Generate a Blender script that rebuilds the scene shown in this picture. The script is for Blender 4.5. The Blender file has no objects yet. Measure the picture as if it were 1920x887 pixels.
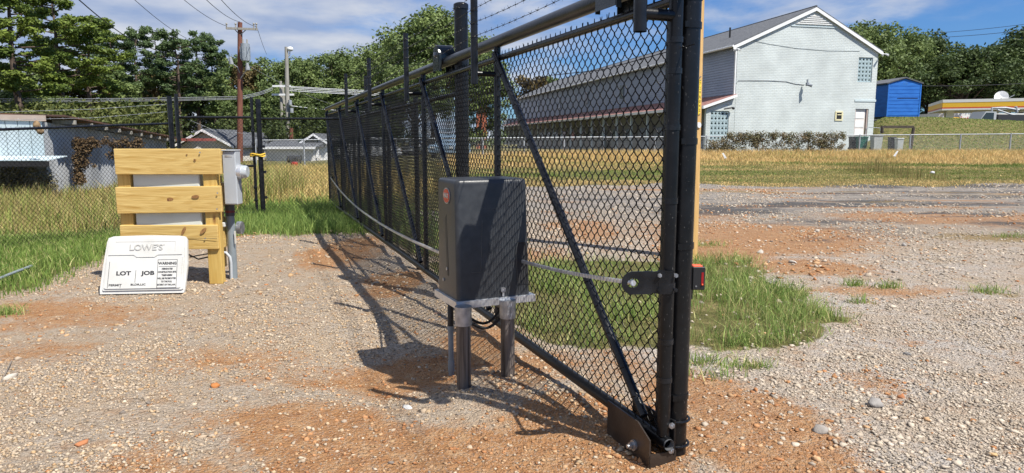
import bpy, math, random
import numpy as np
from mathutils import Vector, Matrix
random.seed(4); rng = np.random.default_rng(7)
C = bpy.context.scene.collection
scn = bpy.context.scene
PI = math.pi
# ---------------------------------------------------------------- camera
F, CX, CY, H = 1300.0, 960.0, 443.5, 1.5
PT = math.atan(178.5/1300)
cam = bpy.data.cameras.new('camera'); camo = bpy.data.objects.new('camera', cam); C.objects.link(camo)
cam.sensor_width = 36; cam.lens = 36*F/1920; cam.clip_start = .05; cam.clip_end = 2000
camo.location = (0, 0, H); camo.rotation_euler = (PI/2-PT, 0, 0)
scn.camera = camo
# ---------------------------------------------------------------- sun, sky, exposure
SH = Vector((-.53, .46, -1)).normalized()            # the way the light travels
TO = -SH
sun = bpy.data.lights.new('sun', 'SUN'); sun.energy = 5.0; sun.angle = math.radians(.5); sun.color = (1, .955, .87)
suno = bpy.data.objects.new('sun', sun); C.objects.link(suno)
suno.rotation_euler = SH.to_track_quat('-Z', 'Y').to_euler()
w = bpy.data.worlds.new('World'); scn.world = w; w.use_nodes = True
nt = w.node_tree; N = nt.nodes; L = nt.links; N.clear()
def nn(t, **k):
    n = N.new(t)
    for a, b in k.items(): setattr(n, a, b)
    return n
def mth(op, a, b=None):
    n = N.new('ShaderNodeMath'); n.operation = op
    for i, v in enumerate((a, b)):
        if v is None: continue
        if isinstance(v, (int, float)): n.inputs[i].default_value = v
        else: L.new(v, n.inputs[i])
    return n.outputs[0]
sky = nn('ShaderNodeTexSky', sky_type='NISHITA', sun_disc=False)
sky.sun_elevation = math.asin(TO.z); sky.sun_rotation = math.atan2(TO.x, TO.y)
sky.air_density = 1.15; sky.dust_density = .35; sky.ozone_density = 3.2
gm = nn('ShaderNodeGamma'); gm.inputs[1].default_value = 1.0
bg = nn('ShaderNodeBackground'); bg.inputs[1].default_value = .052
L.new(sky.outputs[0], gm.inputs[0])
tint = nn('ShaderNodeMix', data_type='RGBA', blend_type='MULTIPLY'); tint.inputs[0].default_value = 1; tint.inputs[7].default_value = (.50, .92, 1.55, 1); L.new(gm.outputs[0], tint.inputs[6]); L.new(tint.outputs[2], bg.inputs[0])
tc = nn('ShaderNodeTexCoord'); sx = nn('ShaderNodeSeparateXYZ'); L.new(tc.outputs['Generated'], sx.inputs[0])
zz = mth('ADD', mth('MAXIMUM', sx.outputs[2], 0.0), .16)
cb = nn('ShaderNodeCombineXYZ')
L.new(mth('DIVIDE', sx.outputs[0], zz), cb.inputs[0]); L.new(mth('DIVIDE', sx.outputs[1], zz), cb.inputs[1])
n1 = nn('ShaderNodeTexNoise'); n1.inputs['Scale'].default_value = 1.15; n1.inputs['Detail'].default_value = 9; n1.inputs['Roughness'].default_value = .6; n1.inputs['Distortion'].default_value = .35
L.new(cb.outputs[0], n1.inputs['Vector'])
cov = mth('SUBTRACT', n1.outputs[0], mth('MULTIPLY', sx.outputs[0], .30))
mr = nn('ShaderNodeMapRange'); mr.interpolation_type = 'SMOOTHSTEP'
mr.inputs[1].default_value = .34; mr.inputs[2].default_value = .62; mr.inputs[3].default_value = .04; mr.inputs[4].default_value = .9
L.new(cov, mr.inputs[0])
n2 = nn('ShaderNodeTexNoise'); n2.inputs['Scale'].default_value = 2.7; n2.inputs['Detail'].default_value = 8
L.new(cb.outputs[0], n2.inputs['Vector'])
cr = nn('ShaderNodeValToRGB')
cr.color_ramp.elements[0].position = .35; cr.color_ramp.elements[0].color = (.42, .53, .78, 1)
cr.color_ramp.elements[1].position = .68; cr.color_ramp.elements[1].color = (.90, .92, .97, 1)
L.new(n2.outputs[0], cr.inputs[0])
bc = nn('ShaderNodeBackground'); bc.inputs[1].default_value = .56; L.new(cr.outputs[0], bc.inputs[0])
mx = nn('ShaderNodeMixShader'); L.new(mr.outputs[0], mx.inputs[0]); L.new(bg.outputs[0], mx.inputs[1]); L.new(bc.outputs[0], mx.inputs[2])
wo = nn('ShaderNodeOutputWorld'); L.new(mx.outputs[0], wo.inputs[0])
vs = scn.view_settings; vs.view_transform = 'Standard'; vs.look = 'None'; vs.exposure = 0.55; vs.gamma = 1
# ---------------------------------------------------------------- pixel -> place helpers (authoring only)
def ray(px, py): return (px-CX, F*math.cos(PT)+(CY-py)*math.sin(PT), -F*math.sin(PT)+(CY-py)*math.cos(PT))
def P(px, py, Y):
    a = ray(px, py); t = Y/a[1]; return Vector((a[0]*t, Y, H+a[2]*t))
def G(px, py, z=0.):
    a = ray(px, py); t = (z-H)/a[2]; return Vector((a[0]*t, a[1]*t, z))
# ---------------------------------------------------------------- noise for the terrain and scattering
def vnoise(x, y, seed=0):
    xi = np.floor(x).astype(np.int64); yi = np.floor(y).astype(np.int64); fx = x-xi; fy = y-yi
    def h(a, b):
        v = (a*374761393+b*668265263+seed*1442695041) & 0xffffffff
        v = ((v ^ (v >> 13))*1274126177) & 0xffffffff
        return ((v ^ (v >> 16)) & 0xffff)/65535.
    u = fx*fx*(3-2*fx); v = fy*fy*(3-2*fy)
    return (h(xi, yi)*(1-u)+h(xi+1, yi)*u)*(1-v)+(h(xi, yi+1)*(1-u)+h(xi+1, yi+1)*u)*v
def fbm(x, y, o=4, seed=0):
    s = 0; a = .5; t = 0
    for i in range(o): s = s+a*vnoise(x*2**i, y*2**i, seed+i); t += a; a *= .5
    return s/t
def sm(a, b, x):
    t = np.clip((x-a)/(b-a), 0, 1); return t*t*(3-2*t)
def terr(x, y, fine=True):
    x = np.asarray(x, float); y = np.asarray(y, float)
    k = x/np.maximum(y, 1.)
    z = .62*sm(23, 42, y)*(.25+.75*sm(-.28, .1, k))-.25*sm(-4, -9, x)*sm(6, 14, y)*sm(20, 10, y)
    z = z-.25*sm(-.50, -.62, k)*sm(11, 18, y)
    kk = sm(.455, .535, k)
    z = z+kk*((2.85-2.6*np.clip(k-.6, 0, .3))*sm(44, 59, y)-1.9*sm(66, 92, y))
    if fine:
        near = sm(60, 15, y)
        z = z+near*(.05*(fbm(x*.7, y*.7, 3, 3)-.5)+.022*(fbm(x*5, y*5, 3, 9)-.5))
        # the rubble mound by the operator legs and the clay heap by the post
        for (cx, cy, r, h) in MOUNDS: z = z+h*np.exp(-((x-cx)**2+(y-cy)**2)/(r*r))
    return z
MOUNDS = [(-.05, 4.05, .40, .05), (.25, 3.75, .3, .04), (.85, 3.3, .5, .04), (-1.5, 8.6, .25, .07), (-1.1, 7.6, .2, .06), (-1.9, 9.6, .25, .06), (-.8, 7.0, .22, .05), (-5.0, 13.2, .3, .06), (-.98, 4.75, .75, -.11)]
def tz(x, y): return float(terr(x, y))
# ---------------------------------------------------------------- materials
MATS = {}
def mat(name, c1, c2=None, rough=.6, metal=0., scale=8., bump=0., bscale=60., detail=5, stretch=None, spec=.5, dist=0., lo=.35, hi=.65, attr=None, trans=0., sub=None):
    if name in MATS: return MATS[name]
    m = bpy.data.materials.new(name); m.use_nodes = True; MATS[name] = m
    t = m.node_tree; b = t.nodes['Principled BSDF']; b.inputs['Roughness'].default_value = rough; b.inputs['Metallic'].default_value = metal
    b.inputs['Specular IOR Level'].default_value = spec
    co = t.nodes.new('ShaderNodeTexCoord'); mp = t.nodes.new('ShaderNodeMapping')
    t.links.new(co.outputs['Object'], mp.inputs[0])
    if stretch: mp.inputs['Scale'].default_value = stretch
    if attr:
        a = t.nodes.new('ShaderNodeAttribute'); a.attribute_name = attr; t.links.new(a.outputs['Color'], b.inputs['Base Color'])
        src = a.outputs['Color']
    else:
        n = t.nodes.new('ShaderNodeTexNoise'); n.inputs['Scale'].default_value = scale; n.inputs['Detail'].default_value = detail; n.inputs['Distortion'].default_value = dist
        t.links.new(mp.outputs[0], n.inputs['Vector'])
        r = t.nodes.new('ShaderNodeValToRGB'); r.color_ramp.elements[0].position = lo; r.color_ramp.elements[1].position = hi
        r.color_ramp.elements[0].color = (*c1, 1); r.color_ramp.elements[1].color = (*(c2 or c1), 1)
        t.links.new(n.outputs[0], r.inputs[0]); t.links.new(r.outputs[0], b.inputs['Base Color'])
        src = r.outputs[0]
        rr = t.nodes.new('ShaderNodeMapRange'); rr.inputs[3].default_value = max(rough-.08, 0.02); rr.inputs[4].default_value = min(rough+.1, 1)
        t.links.new(n.outputs[0], rr.inputs[0]); t.links.new(rr.outputs[0], b.inputs['Roughness'])
    if bump:
        n = t.nodes.new('ShaderNodeTexNoise'); n.inputs['Scale'].default_value = bscale; n.inputs['Detail'].default_value = 4
        t.links.new(mp.outputs[0], n.inputs['Vector'])
        bp = t.nodes.new('ShaderNodeBump'); bp.inputs['Strength'].default_value = bump; bp.inputs['Distance'].default_value = .01
        t.links.new(n.outputs[0], bp.inputs['Height']); t.links.new(bp.outputs[0], b.inputs['Normal'])
    if trans:
        tr = t.nodes.new('ShaderNodeBsdfTranslucent'); t.links.new(src, tr.inputs[0])
        ms = t.nodes.new('ShaderNodeMixShader'); ms.inputs[0].default_value = trans
        o = t.nodes['Material Output']; t.links.new(b.outputs[0], ms.inputs[1]); t.links.new(tr.outputs[0], ms.inputs[2]); t.links.new(ms.outputs[0], o.inputs[0])
    return m
M_black = mat('gloss_black_paint', (.006, .0065, .008), (.014, .015, .018), rough=.24, scale=14, bump=.12, bscale=60, spec=.32)
def specked(name, base, rough):                       # black paint with dust specks and scuffs
    m = mat(name, base, tuple(v*1.6 for v in base), rough=rough, scale=10, bump=.1, bscale=70, spec=.3)
    t = m.node_tree; b = t.nodes['Principled BSDF']; cl = b.inputs['Base Color'].links[0].from_socket
    n = t.nodes.new('ShaderNodeTexNoise'); n.inputs['Scale'].default_value = 170; n.inputs['Detail'].default_value = 3
    co = t.nodes.new('ShaderNodeTexCoord'); mp = t.nodes.new('ShaderNodeMapping'); mp.inputs['Scale'].default_value = (1, 1, .35)
    t.links.new(co.outputs['Object'], mp.inputs[0]); t.links.new(mp.outputs[0], n.inputs['Vector'])
    r = t.nodes.new('ShaderNodeValToRGB'); r.color_ramp.elements[0].position = .68; r.color_ramp.elements[1].position = .74
    r.color_ramp.elements[0].color = (0, 0, 0, 1); r.color_ramp.elements[1].color = (.6, .6, .6, 1)
    t.links.new(n.outputs[0], r.inputs[0])
    x = t.nodes.new('ShaderNodeMix'); x.data_type = 'RGBA'; t.links.new(r.outputs[0], x.inputs[0]); t.links.new(cl, x.inputs[6]); x.inputs[7].default_value = (.22, .21, .2, 1)
    t.links.new(x.outputs[2], b.inputs['Base Color']); return m
M_post = specked('scuffed_black_paint', (.005, .0052, .006), .3)
M_wire = mat('black_vinyl_wire', (.004, .004, .0045), (.007, .007, .008), rough=.4, scale=30, spec=.28)
M_beam = mat('worn_dark_steel', (.02, .021, .023), (.05, .05, .054), rough=.3, metal=.5, scale=5, stretch=(1, 1, 1), bump=.15)
M_galv = mat('galvanised_steel', (.30, .31, .33), (.46, .47, .49), rough=.42, metal=.8, scale=25, bump=.1)
M_galv_far = mat('weathered_zinc', (.30, .32, .34), (.42, .44, .46), rough=.55, metal=.35, scale=5)
M_alu = mat('satin_aluminium', (.55, .56, .58), (.68, .69, .71), rough=.35, metal=.7, scale=12)
M_cover = mat('charcoal_textured_plastic', (.028, .030, .034), (.038, .041, .046), rough=.34, scale=20, bump=.08, bscale=420, spec=.45)
M_brown = mat('brown_black_steel', (.022, .016, .013), (.04, .03, .024), rough=.34, scale=9, bump=.1)
M_rub = mat('black_rubber', (.012, .012, .013), rough=.5)
M_greyp = mat('grey_enamel', (.36, .38, .40), (.42, .44, .46), rough=.42, scale=4, bump=.05)
M_pvc = mat('grey_plastic_conduit', (.17, .20, .22), (.22, .25, .27), rough=.45, scale=7)
M_whitep = mat('aged_white_plastic', (.53, .525, .49), (.60, .60, .575), rough=.42, scale=3.5, bump=.05, bscale=30, lo=.3, hi=.55)
M_ink = mat('black_ink', (.03, .03, .035), rough=.7)
M_shade = mat('shaded_white_plastic', (.40, .395, .37), (.45, .445, .42), rough=.45)  # darker copy of the white plastic: relief shade put into the colour
M_red = mat('red_enamel', (.45, .03, .03), (.55, .05, .04), rough=.25)
M_orange = mat('orange_plastic', (.85, .10, .03), (.9, .14, .04), rough=.4)
M_yellow = mat('yellow_paint', (.75, .52, .03), (.82, .6, .06), rough=.5)
M_glass = mat('clear_glass', (.75, .78, .8), rough=.08, metal=.0, spec=.8)
M_dark = mat('dark_opening', (.012, .012, .013), (.02, .02, .022), rough=.8)
M_rope = mat('yellow_rope', (.7, .42, .03), (.8, .52, .06), rough=.7, bump=.5, bscale=80)
def wood(name, a, b_, sc=(2.2, 2.2, 2.2), axis='X', knots=True, rough=.62):
    st = {'X': (.9, 14, 14), 'Z': (14, 14, .9)}[axis]
    m = mat(name, a, b_, rough=rough, scale=2.0, stretch=st, detail=8, dist=1.2, bump=.25, bscale=9, lo=.25, hi=.75)
    if knots:
        t = m.node_tree; b = t.nodes['Principled BSDF']; cl = b.inputs['Base Color'].links[0].from_socket
        v = t.nodes.new('ShaderNodeTexVoronoi'); v.inputs['Scale'].default_value = 1; v.inputs['Randomness'].default_value = 1
        co = t.nodes.new('ShaderNodeTexCoord'); mp = t.nodes.new('ShaderNodeMapping'); mp.inputs['Scale'].default_value = {'X': (2.2, 5, 5.5), 'Z': (5, 5, 1.6)}[axis]
        t.links.new(co.outputs['Object'], mp.inputs[0]); t.links.new(mp.outputs[0], v.inputs['Vector'])
        r = t.nodes.new('ShaderNodeValToRGB'); r.color_ramp.elements[0].position = .05; r.color_ramp.elements[1].position = .13
        r.color_ramp.elements[0].color = (.75, .75, .75, 1); r.color_ramp.elements[1].color = (0, 0, 0, 1)
        t.links.new(v.outputs['Distance'], r.inputs[0])
        x = t.nodes.new('ShaderNodeMix'); x.data_type = 'RGBA'; t.links.new(r.outputs[0], x.inputs[0]); t.links.new(cl, x.inputs[6]); x.inputs[7].default_value = (.20, .07, .015, 1)
        t.links.new(x.outputs[2], b.inputs['Base Color'])
    return m
M_pine = wood('fresh_yellow_pine', (.42, .24, .05), (.72, .53, .20))
M_pinez = wood('fresh_pine_post', (.46, .28, .06), (.62, .43, .13), axis='Z')
M_pole = wood('treated_pine_pole', (.42, .24, .07), (.62, .40, .16), axis='Z')
M_oldwood = mat('red_brown_pole_wood', (.13, .045, .03), (.20, .08, .05), rough=.85, scale=2, stretch=(8, 8, .6), bump=.3)
M_greywood = mat('grey_pole_wood', (.24, .23, .2), (.36, .34, .3), rough=.9, scale=2, stretch=(8, 8, .6), bump=.3)
M_leg = mat('weathered_leg_steel', (.045, .038, .034), (.22, .19, .17), rough=.42, metal=.35, scale=1.6, stretch=(26, 26, 1.1), detail=7, bump=.2)
M_leaf = mat('foliage', None or (0, 0, 0), attr='col', rough=.6, trans=.25, spec=.25)
M_grass = mat('grass_blades', (0, 0, 0), attr='col', rough=.6, trans=.35, spec=.2)
M_stone = mat('crushed_stone', (0, 0, 0), attr='col', rough=.95, spec=.08, bump=.3, bscale=90)
M_bark = mat('bark', (.06, .04, .03), (.14, .10, .075), rough=.9, scale=3, stretch=(6, 6, 1), bump=.4)
M_bark2 = mat('pale_bark', (.16, .13, .10), (.28, .24, .2), rough=.9, scale=3, stretch=(6, 6, 1), bump=.4)
# ---------------------------------------------------------------- mesh building
class MB:
    def __init__(s): s.v = []; s.f = []
    def box(s, c, sx, sy, sz, ax=None, bev=0.):
        """oriented box; ax = (u, v, w) unit axes"""
        u, v, w_ = ax or (Vector((1, 0, 0)), Vector((0, 1, 0)), Vector((0, 0, 1)))
        c = Vector(c); b = len(s.v)
        if bev <= 0:
            for i in (-.5, .5):
                for j in (-.5, .5):
                    for k in (-.5, .5): s.v.append(c+u*sx*i+v*sy*j+w_*sz*k)
            s.f += [tuple(b+q for q in f) for f in ((0, 1, 3, 2), (4, 6, 7, 5), (0, 4, 5, 1), (2, 3, 7, 6), (0, 2, 6, 4), (1, 5, 7, 3))]
        else:
            bv = bev
            n = []
            for i in (-1, 1):
                for j in (-1, 1):
                    for k in (-1, 1):
                        n.append(len(s.v)); s.v.append(c+u*(sx/2-bv)*i+v*(sy/2-bv)*j+w_*(sz/2)*k)
                        s.v.append(c+u*(sx/2)*i+v*(sy/2-bv)*j+w_*(sz/2-bv)*k)
                        s.v.append(c+u*(sx/2-bv)*i+v*(sy/2)*j+w_*(sz/2-bv)*k)
            I = lambda i, j, k: b+3*((i > 0)*4+(j > 0)*2+(k > 0))
            for a in (-1, 1):
                s.f.append((I(-1, -1, a), I(1, -1, a), I(1, 1, a), I(-1, 1, a)))
                s.f.append((I(a, -1, -1)+1, I(a, 1, -1)+1, I(a, 1, 1)+1, I(a, -1, 1)+1))
                s.f.append((I(-1, a, -1)+2, I(1, a, -1)+2, I(1, a, 1)+2, I(-1, a, 1)+2))
            for a in (-1, 1):
                for d in (-1, 1):
                    s.f.append((I(a, -1, d), I(a, 1, d), I(a, 1, d)+1, I(a, -1, d)+1))
                    s.f.append((I(-1, a, d), I(1, a, d), I(1, a, d)+2, I(-1, a, d)+2))
                    s.f.append((I(a, d, -1)+1, I(a, d, 1)+1, I(a, d, 1)+2, I(a, d, -1)+2))
            for i in (-1, 1):
                for j in (-1, 1):
                    for k in (-1, 1): s.f.append((I(i, j, k), I(i, j, k)+1, I(i, j, k)+2))
        return s
    def path(s, pts, r, n=10, cap=True, closed=False):
        pts = [Vector(p) for p in pts]; m = len(pts); rs = r if isinstance(r, (list, tuple)) else [r]*m
        b = len(s.v); up = None
        for i, p in enumerate(pts):
            if closed: t = pts[(i+1) % m]-pts[i-1]
            else: t = pts[min(i+1, m-1)]-pts[max(i-1, 0)]
            t.normalize()
            if up is None:
                up = Vector((0, 0, 1)) if abs(t.z) < .9 else Vector((1, 0, 0))
            a = (up-t*up.dot(t)).normalized(); c = t.cross(a); up = a
            for k in range(n):
                g = 2*PI*k/n; s.v.append(p+(a*math.cos(g)+c*math.sin(g))*rs[i])
        for i in range(m if closed else m-1):
            for k in range(n):
                j = (i+1) % m
                s.f.append((b+i*n+k, b+i*n+(k+1) % n, b+j*n+(k+1) % n, b+j*n+k))
        if cap and not closed:
            s.f.append(tuple(b+k for k in range(n))[::-1]); s.f.append(tuple(b+(m-1)*n+k for k in range(n)))
        return s
    def tube(s, a, b, r, r2=None, n=14, cap=True): return s.path([a, b], [r, r if r2 is None else r2], n, cap)
    def prism(s, pts, off):
        """closed polygon pts (list of Vectors) swept by the vector off"""
        b = len(s.v); n = len(pts); off = Vector(off)
        s.v += [Vector(p) for p in pts]; s.v += [Vector(p)+off for p in pts]
        s.f.append(tuple(b+i for i in range(n))); s.f.append(tuple(b+n+i for i in reversed(range(n))))
        for i in range(n): j = (i+1) % n; s.f.append((b+i, b+n+i, b+n+j, b+j))
        return s
    def ball(s, c, r, n=8, m=6, sc=(1, 1, 1)):
        b = len(s.v); c = Vector(c)
        for i in range(m+1):
            a = PI*i/m
            for k in range(n):
                g = 2*PI*k/n; s.v.append(c+Vector((r*sc[0]*math.sin(a)*math.cos(g), r*sc[1]*math.sin(a)*math.sin(g), r*sc[2]*math.cos(a))))
        for i in range(m):
            for k in range(n): s.f.append((b+i*n+k, b+(i+1)*n+k, b+(i+1)*n+(k+1) % n, b+i*n+(k+1) % n))
        return s
    def build(s, name, m, parent=None, smooth=False, kind=None, label=None):
        o = None
        org = ORG.get(parent.name, Vector()) if parent else Vector()
        me = bpy.data.meshes.new(name)
        me.from_pydata([tuple(v-org) for v in s.v], [], s.f); me.validate(); 
        o = bpy.data.objects.new(name, me); C.objects.link(o)
        import bmesh
        bm = bmesh.new(); bm.from_mesh(me); bmesh.ops.recalc_face_normals(bm, faces=bm.faces); bm.to_mesh(me); bm.free()
        if smooth:
            me.polygons.foreach_set('use_smooth', [True]*len(me.polygons)); me.set_sharp_from_angle(angle=math.radians(40))
        me.materials.append(m)
        if parent: o.parent = parent; ORG[o.name] = org
        else: ORG[o.name] = Vector()
        if kind: o['kind'] = kind
        if label: o['label'] = label
        return o
ORG = {}
def thing(name, label, cat, loc=(0, 0, 0), group=None):
    o = bpy.data.objects.new(name, None); C.objects.link(o); o.location = loc; o.empty_display_size = .1
    ORG[o.name] = Vector(loc); o['label'] = label; o['category'] = cat
    if group: o['group'] = group
    return o
def tag(o, label=None, cat=None, group=None, kind=None):
    if label: o['label'] = label
    if cat: o['category'] = cat
    if group: o['group'] = group
    if kind: o['kind'] = kind
    return o
def recentre(o):                                       # single-mesh thing: origin to its base
    me = o.data; n = len(me.vertices); a = np.empty(n*3); me.vertices.foreach_get('co', a); a = a.reshape(-1, 3)
    c = Vector((float((a[:, 0].min()+a[:, 0].max())/2), float((a[:, 1].min()+a[:, 1].max())/2), float(a[:, 2].min())))
    a -= np.array(c); me.vertices.foreach_set('co', a.ravel()); o.location = c; ORG[o.name] = c; return o
def npmesh(name, V, Fc, m, col=None, parent=None, smooth=False):
    """Fc: list of integer arrays (k, n) of polygons"""
    me = bpy.data.meshes.new(name); V = np.asarray(V, np.float32)
    me.vertices.add(len(V)); me.vertices.foreach_set('co', V.ravel())
    nl = sum(f.size for f in Fc); npoly = sum(len(f) for f in Fc)
    me.loops.add(nl); me.polygons.add(npoly)
    me.loops.foreach_set('vertex_index', np.concatenate([f.ravel() for f in Fc]).astype(np.int32))
    st = []; q = 0
    for f in Fc: st.append(q+np.arange(len(f))*f.shape[1]); q += f.size
    me.polygons.foreach_set('loop_start', np.concatenate(st).astype(np.int32))
    if smooth: me.polygons.foreach_set('use_smooth', np.ones(npoly, bool))
    if col is not None:
        a = me.color_attributes.new('col', 'FLOAT_COLOR', 'POINT'); c = np.ones((len(V), 4), np.float32); c[:, :3] = col; a.data.foreach_set('color', c.ravel())
    me.update(calc_edges=True); me.materials.append(m)
    o = bpy.data.objects.new(name, me); C.objects.link(o)
    if parent: o.parent = parent
    ORG[o.name] = ORG.get(parent.name, Vector()) if parent else Vector()
    return o
def copy_tree(o, parent=None):
    c = o.copy(); C.objects.link(c)
    if parent: c.parent = parent
    for ch in o.children: copy_tree(ch, c)
    return c
def text_obj(txt, size, m, name, parent, O, U, W, align='CENTER', depth=.0015, bold=0.0, sx=1.0):
    """flat print: centred at O, reading along U, up along W; 1-2 mm thick"""
    cu = bpy.data.curves.new(name, 'FONT'); cu.body = txt; cu.size = size; cu.extrude = depth/2; cu.align_x = align; cu.align_y = 'CENTER'; cu.offset = bold; cu.resolution_u = 3
    t = bpy.data.objects.new('tmp', cu); C.objects.link(t)
    dg = bpy.context.evaluated_depsgraph_get(); me = bpy.data.meshes.new_from_object(t.evaluated_get(dg)); bpy.data.objects.remove(t)
    me.name = name; me.materials.clear(); me.materials.append(m)
    U = Vector(U).normalized(); W = Vector(W).normalized(); Nn = U.cross(W)
    org = ORG.get(parent.name, Vector()) if parent else Vector()
    n = len(me.vertices); a = np.empty(n*3); me.vertices.foreach_get('co', a); a = a.reshape(-1, 3)
    b = np.outer(a[:, 0]*sx, np.array(U))+np.outer(a[:, 1], np.array(W))+np.outer(a[:, 2], np.array(Nn))+np.array(Vector(O)-org)
    me.vertices.foreach_set('co', b.ravel()); me.update()
    o = bpy.data.objects.new(name, me); C.objects.link(o); o.parent = parent; ORG[o.name] = org
    return o
Z = Vector((0, 0, 1))
# ---------------------------------------------------------------- the ground (one sheet) with its masks
GD = Vector((-.356, .9345, 0)).normalized()            # along the gate, away from the camera
GN = Vector((-GD.y, GD.x, 0))                          # across it, to the left (towards the drive)
def gate_xy(y): return Vector((1.866-.381*y, y, 0))
def blobs(x, y, L_):
    x = np.asarray(x, float); m = np.zeros_like(x)
    for (px, py, ax, ay, am) in L_:
        g = G(px, py); m = np.maximum(m, am*np.exp(-(((x-g.x)/ax)**2+((y-g.y)/ay)**2)**1.3))
    return m
CLAY = [(1000, 880, .8, .42, 1), (760, 850, .7, .45, .9), (640, 800, .5, .4, .75), (620, 690, .55, .5, .42), (1120, 850, .5, .45, 1), (1400, 800, .38, .5, 1.), (1340, 760, .3, .6, 1.), (1500, 880, .35, .25, .85),
        (470, 660, .6, .35, .4), (150, 590, .9, .6, .45), (80, 580, .8, .5, .55), (60, 660, .5, .4, .4), (560, 790, .5, .3, .6), (330, 880, .5, .25, .5), (760, 690, .5, .45, .75), (900, 640, .4, .6, .8), (1000, 690, .35, .4, .6),
        (640, 470, .5, 1.6, .8), (740, 530, .35, .8, .8), (460, 425, .9, 1.5, .8), (520, 400, .8, 1.2, .7), (1420, 440, 1.9, 2.0, .9), (1340, 470, .8, 1.2, .95), (1500, 500, 1.0, .7, .6), (1330, 400, 1., 1.8, .5), (1850, 410, 3.2, 1.2, .8), (1740, 405, 2.5, .8, .7), (1620, 388, 1.8, .4, .7), (1450, 387, 2.2, .5, .6), (1330, 357, 3, 1., .5), (1800, 389, 2, .5, .5), (1300, 200+200, .5, 1, .5), (1700, 640, .3, .2, .35), (1620, 720, .3, .15, .4),
        (1000, 480, .6, 1., .5), (1100, 430, .7, 2., .6), (1150, 690, .3, .5, .4), (1640, 545, .9, .3, .5), (1100, 780, .5, .4, .8)]
DARK = [(1850, 349, 7, .8, .9), (1720, 351, 4, .5, .5), (1420, 345, 5, .5, .6), (1350, 395, 1.8, 1.2, .75), (1480, 385, 1.8, .6, .5), (1640, 350, 3, .6, .6), (1560, 415, 1.8, .6, .5), (1440, 383, 2, .6, .6), (1590, 375, 2.0, .5, .45), (1800, 400, 1.6, .3, .7), (1620, 430, 1.1, .6, .45), (1560, 450, 1.0, .35, .4), (1660, 440, .9, .3, .4), (1900, 420, 1.2, .8, .4), (1800, 360, 4, .7, .6), (1560, 340, 5, .6, .4)]
DRY = [(1880, 365, 3, .7, .4), (1870, 445, 1.3, .6, .7), (1400, 360, 2, .5, .6), (1610, 360, 1.5, .4, .5), (1500, 360, 1., .3, .5), (1770, 360, 1.2, .3, .6), (1860, 550, .25, .25, .5), (1650, 378, 1.5, .4, .5)]
def masks(x, y):
    wx = x+.5*(fbm(x*1.3, y*1.3, 4, 21)-.5); wy = y+.5*(fbm(x*1.3+9, y*1.3, 4, 22)-.5)
    wf = 1+sm(8, 20, y)*1.2; wx = x+(wx-x)*wf; wy = y+(wy-y)*wf*1.2
    n = fbm(x*1.1, y*1.1, 5, 31)
    clay = np.clip(blobs(wx, wy, CLAY)*1.55-.1*(n), 0, 1); clay = np.clip(clay+np.clip((n-.58)*2.2, 0, .5)*sm(12, 5, y)*.8, 0, 1)
    strk = sm(10, 15, y)*sm(25, 22, y)*sm(-.05, .1, x/np.maximum(y, 1)); sn = fbm(x*.22, y*1.5, 5, 71)
    dark = np.clip(blobs(wx, wy, DARK)+strk*np.clip((sn-.52)*4, 0, .55), 0, 1); clay = np.clip(clay+strk*np.clip((fbm(x*.25+7, y*1.1, 5, 72)-.55)*5, 0, .7), 0, 1)
    dry = np.clip(blobs(wx, wy, DRY), 0, 1)
    k = x/np.maximum(y, .5)
    edge_far = 23.5+2.2*(fbm(x*.35, y*.2, 3, 41)-.5)*2
    far = sm(edge_far-.8, edge_far+1.2, y)*sm(-.12, -.04, k)     # the verge beyond the lot on the right
    # left lawn: west of the gravel drive
    lx = -4.9-.18*(y-7)+.5*(fbm(x, y, 3, 55)-.5)
    lawn = sm(lx+.2, lx-.5, x)*sm(6.4, 7.3, y+.25*(x+5.5))*1.
    # behind the swing gate and at the foot of the sliding gate
    field = sm(10.7, 11.6, y+.5*(fbm(x*2, y*2, 3, 56)-.5)-.9*sm(-4.6, -5.4, x)*2.3)*np.maximum(sm(1.7, .9, x-gate_x(y))*sm(16, 14.5, y), sm(.02, -.05, k+.05*(fbm(x*.5, y*.5, 3, 57)-.5))*sm(14, 16, y))
    patch = strip_mask(x, y)
    g = np.clip(np.maximum(np.maximum(far, lawn), np.maximum(field, patch)), 0, 1)
    return clay, g, dark, dry, far
def gate_x(y): return 1.866-.381*y
def strip_mask(x, y):                                   # the green strip between gate and lot, rounded at its right end
    wob = (fbm(x*3, y*3, 3, 61)-.5)
    u = x-gate_x(y)                                     # metres right of the gate line
    a = sm(4.75, 5.15, y+.6*wob-.75*np.clip(x-1.9, 0, 2))*sm(9.0, 8.3, y+.5*wob)*sm(3.15, 2.75, x+.7*wob)*sm(.15, .45, u+.15*wob)
    b = sm(8.0, 9.5, y)*sm(16.0, 14.5, y)*sm(.1, .4, u)*sm(2.2, 1.4, u+wob)*.75
    return np.maximum(a, b)
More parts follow.
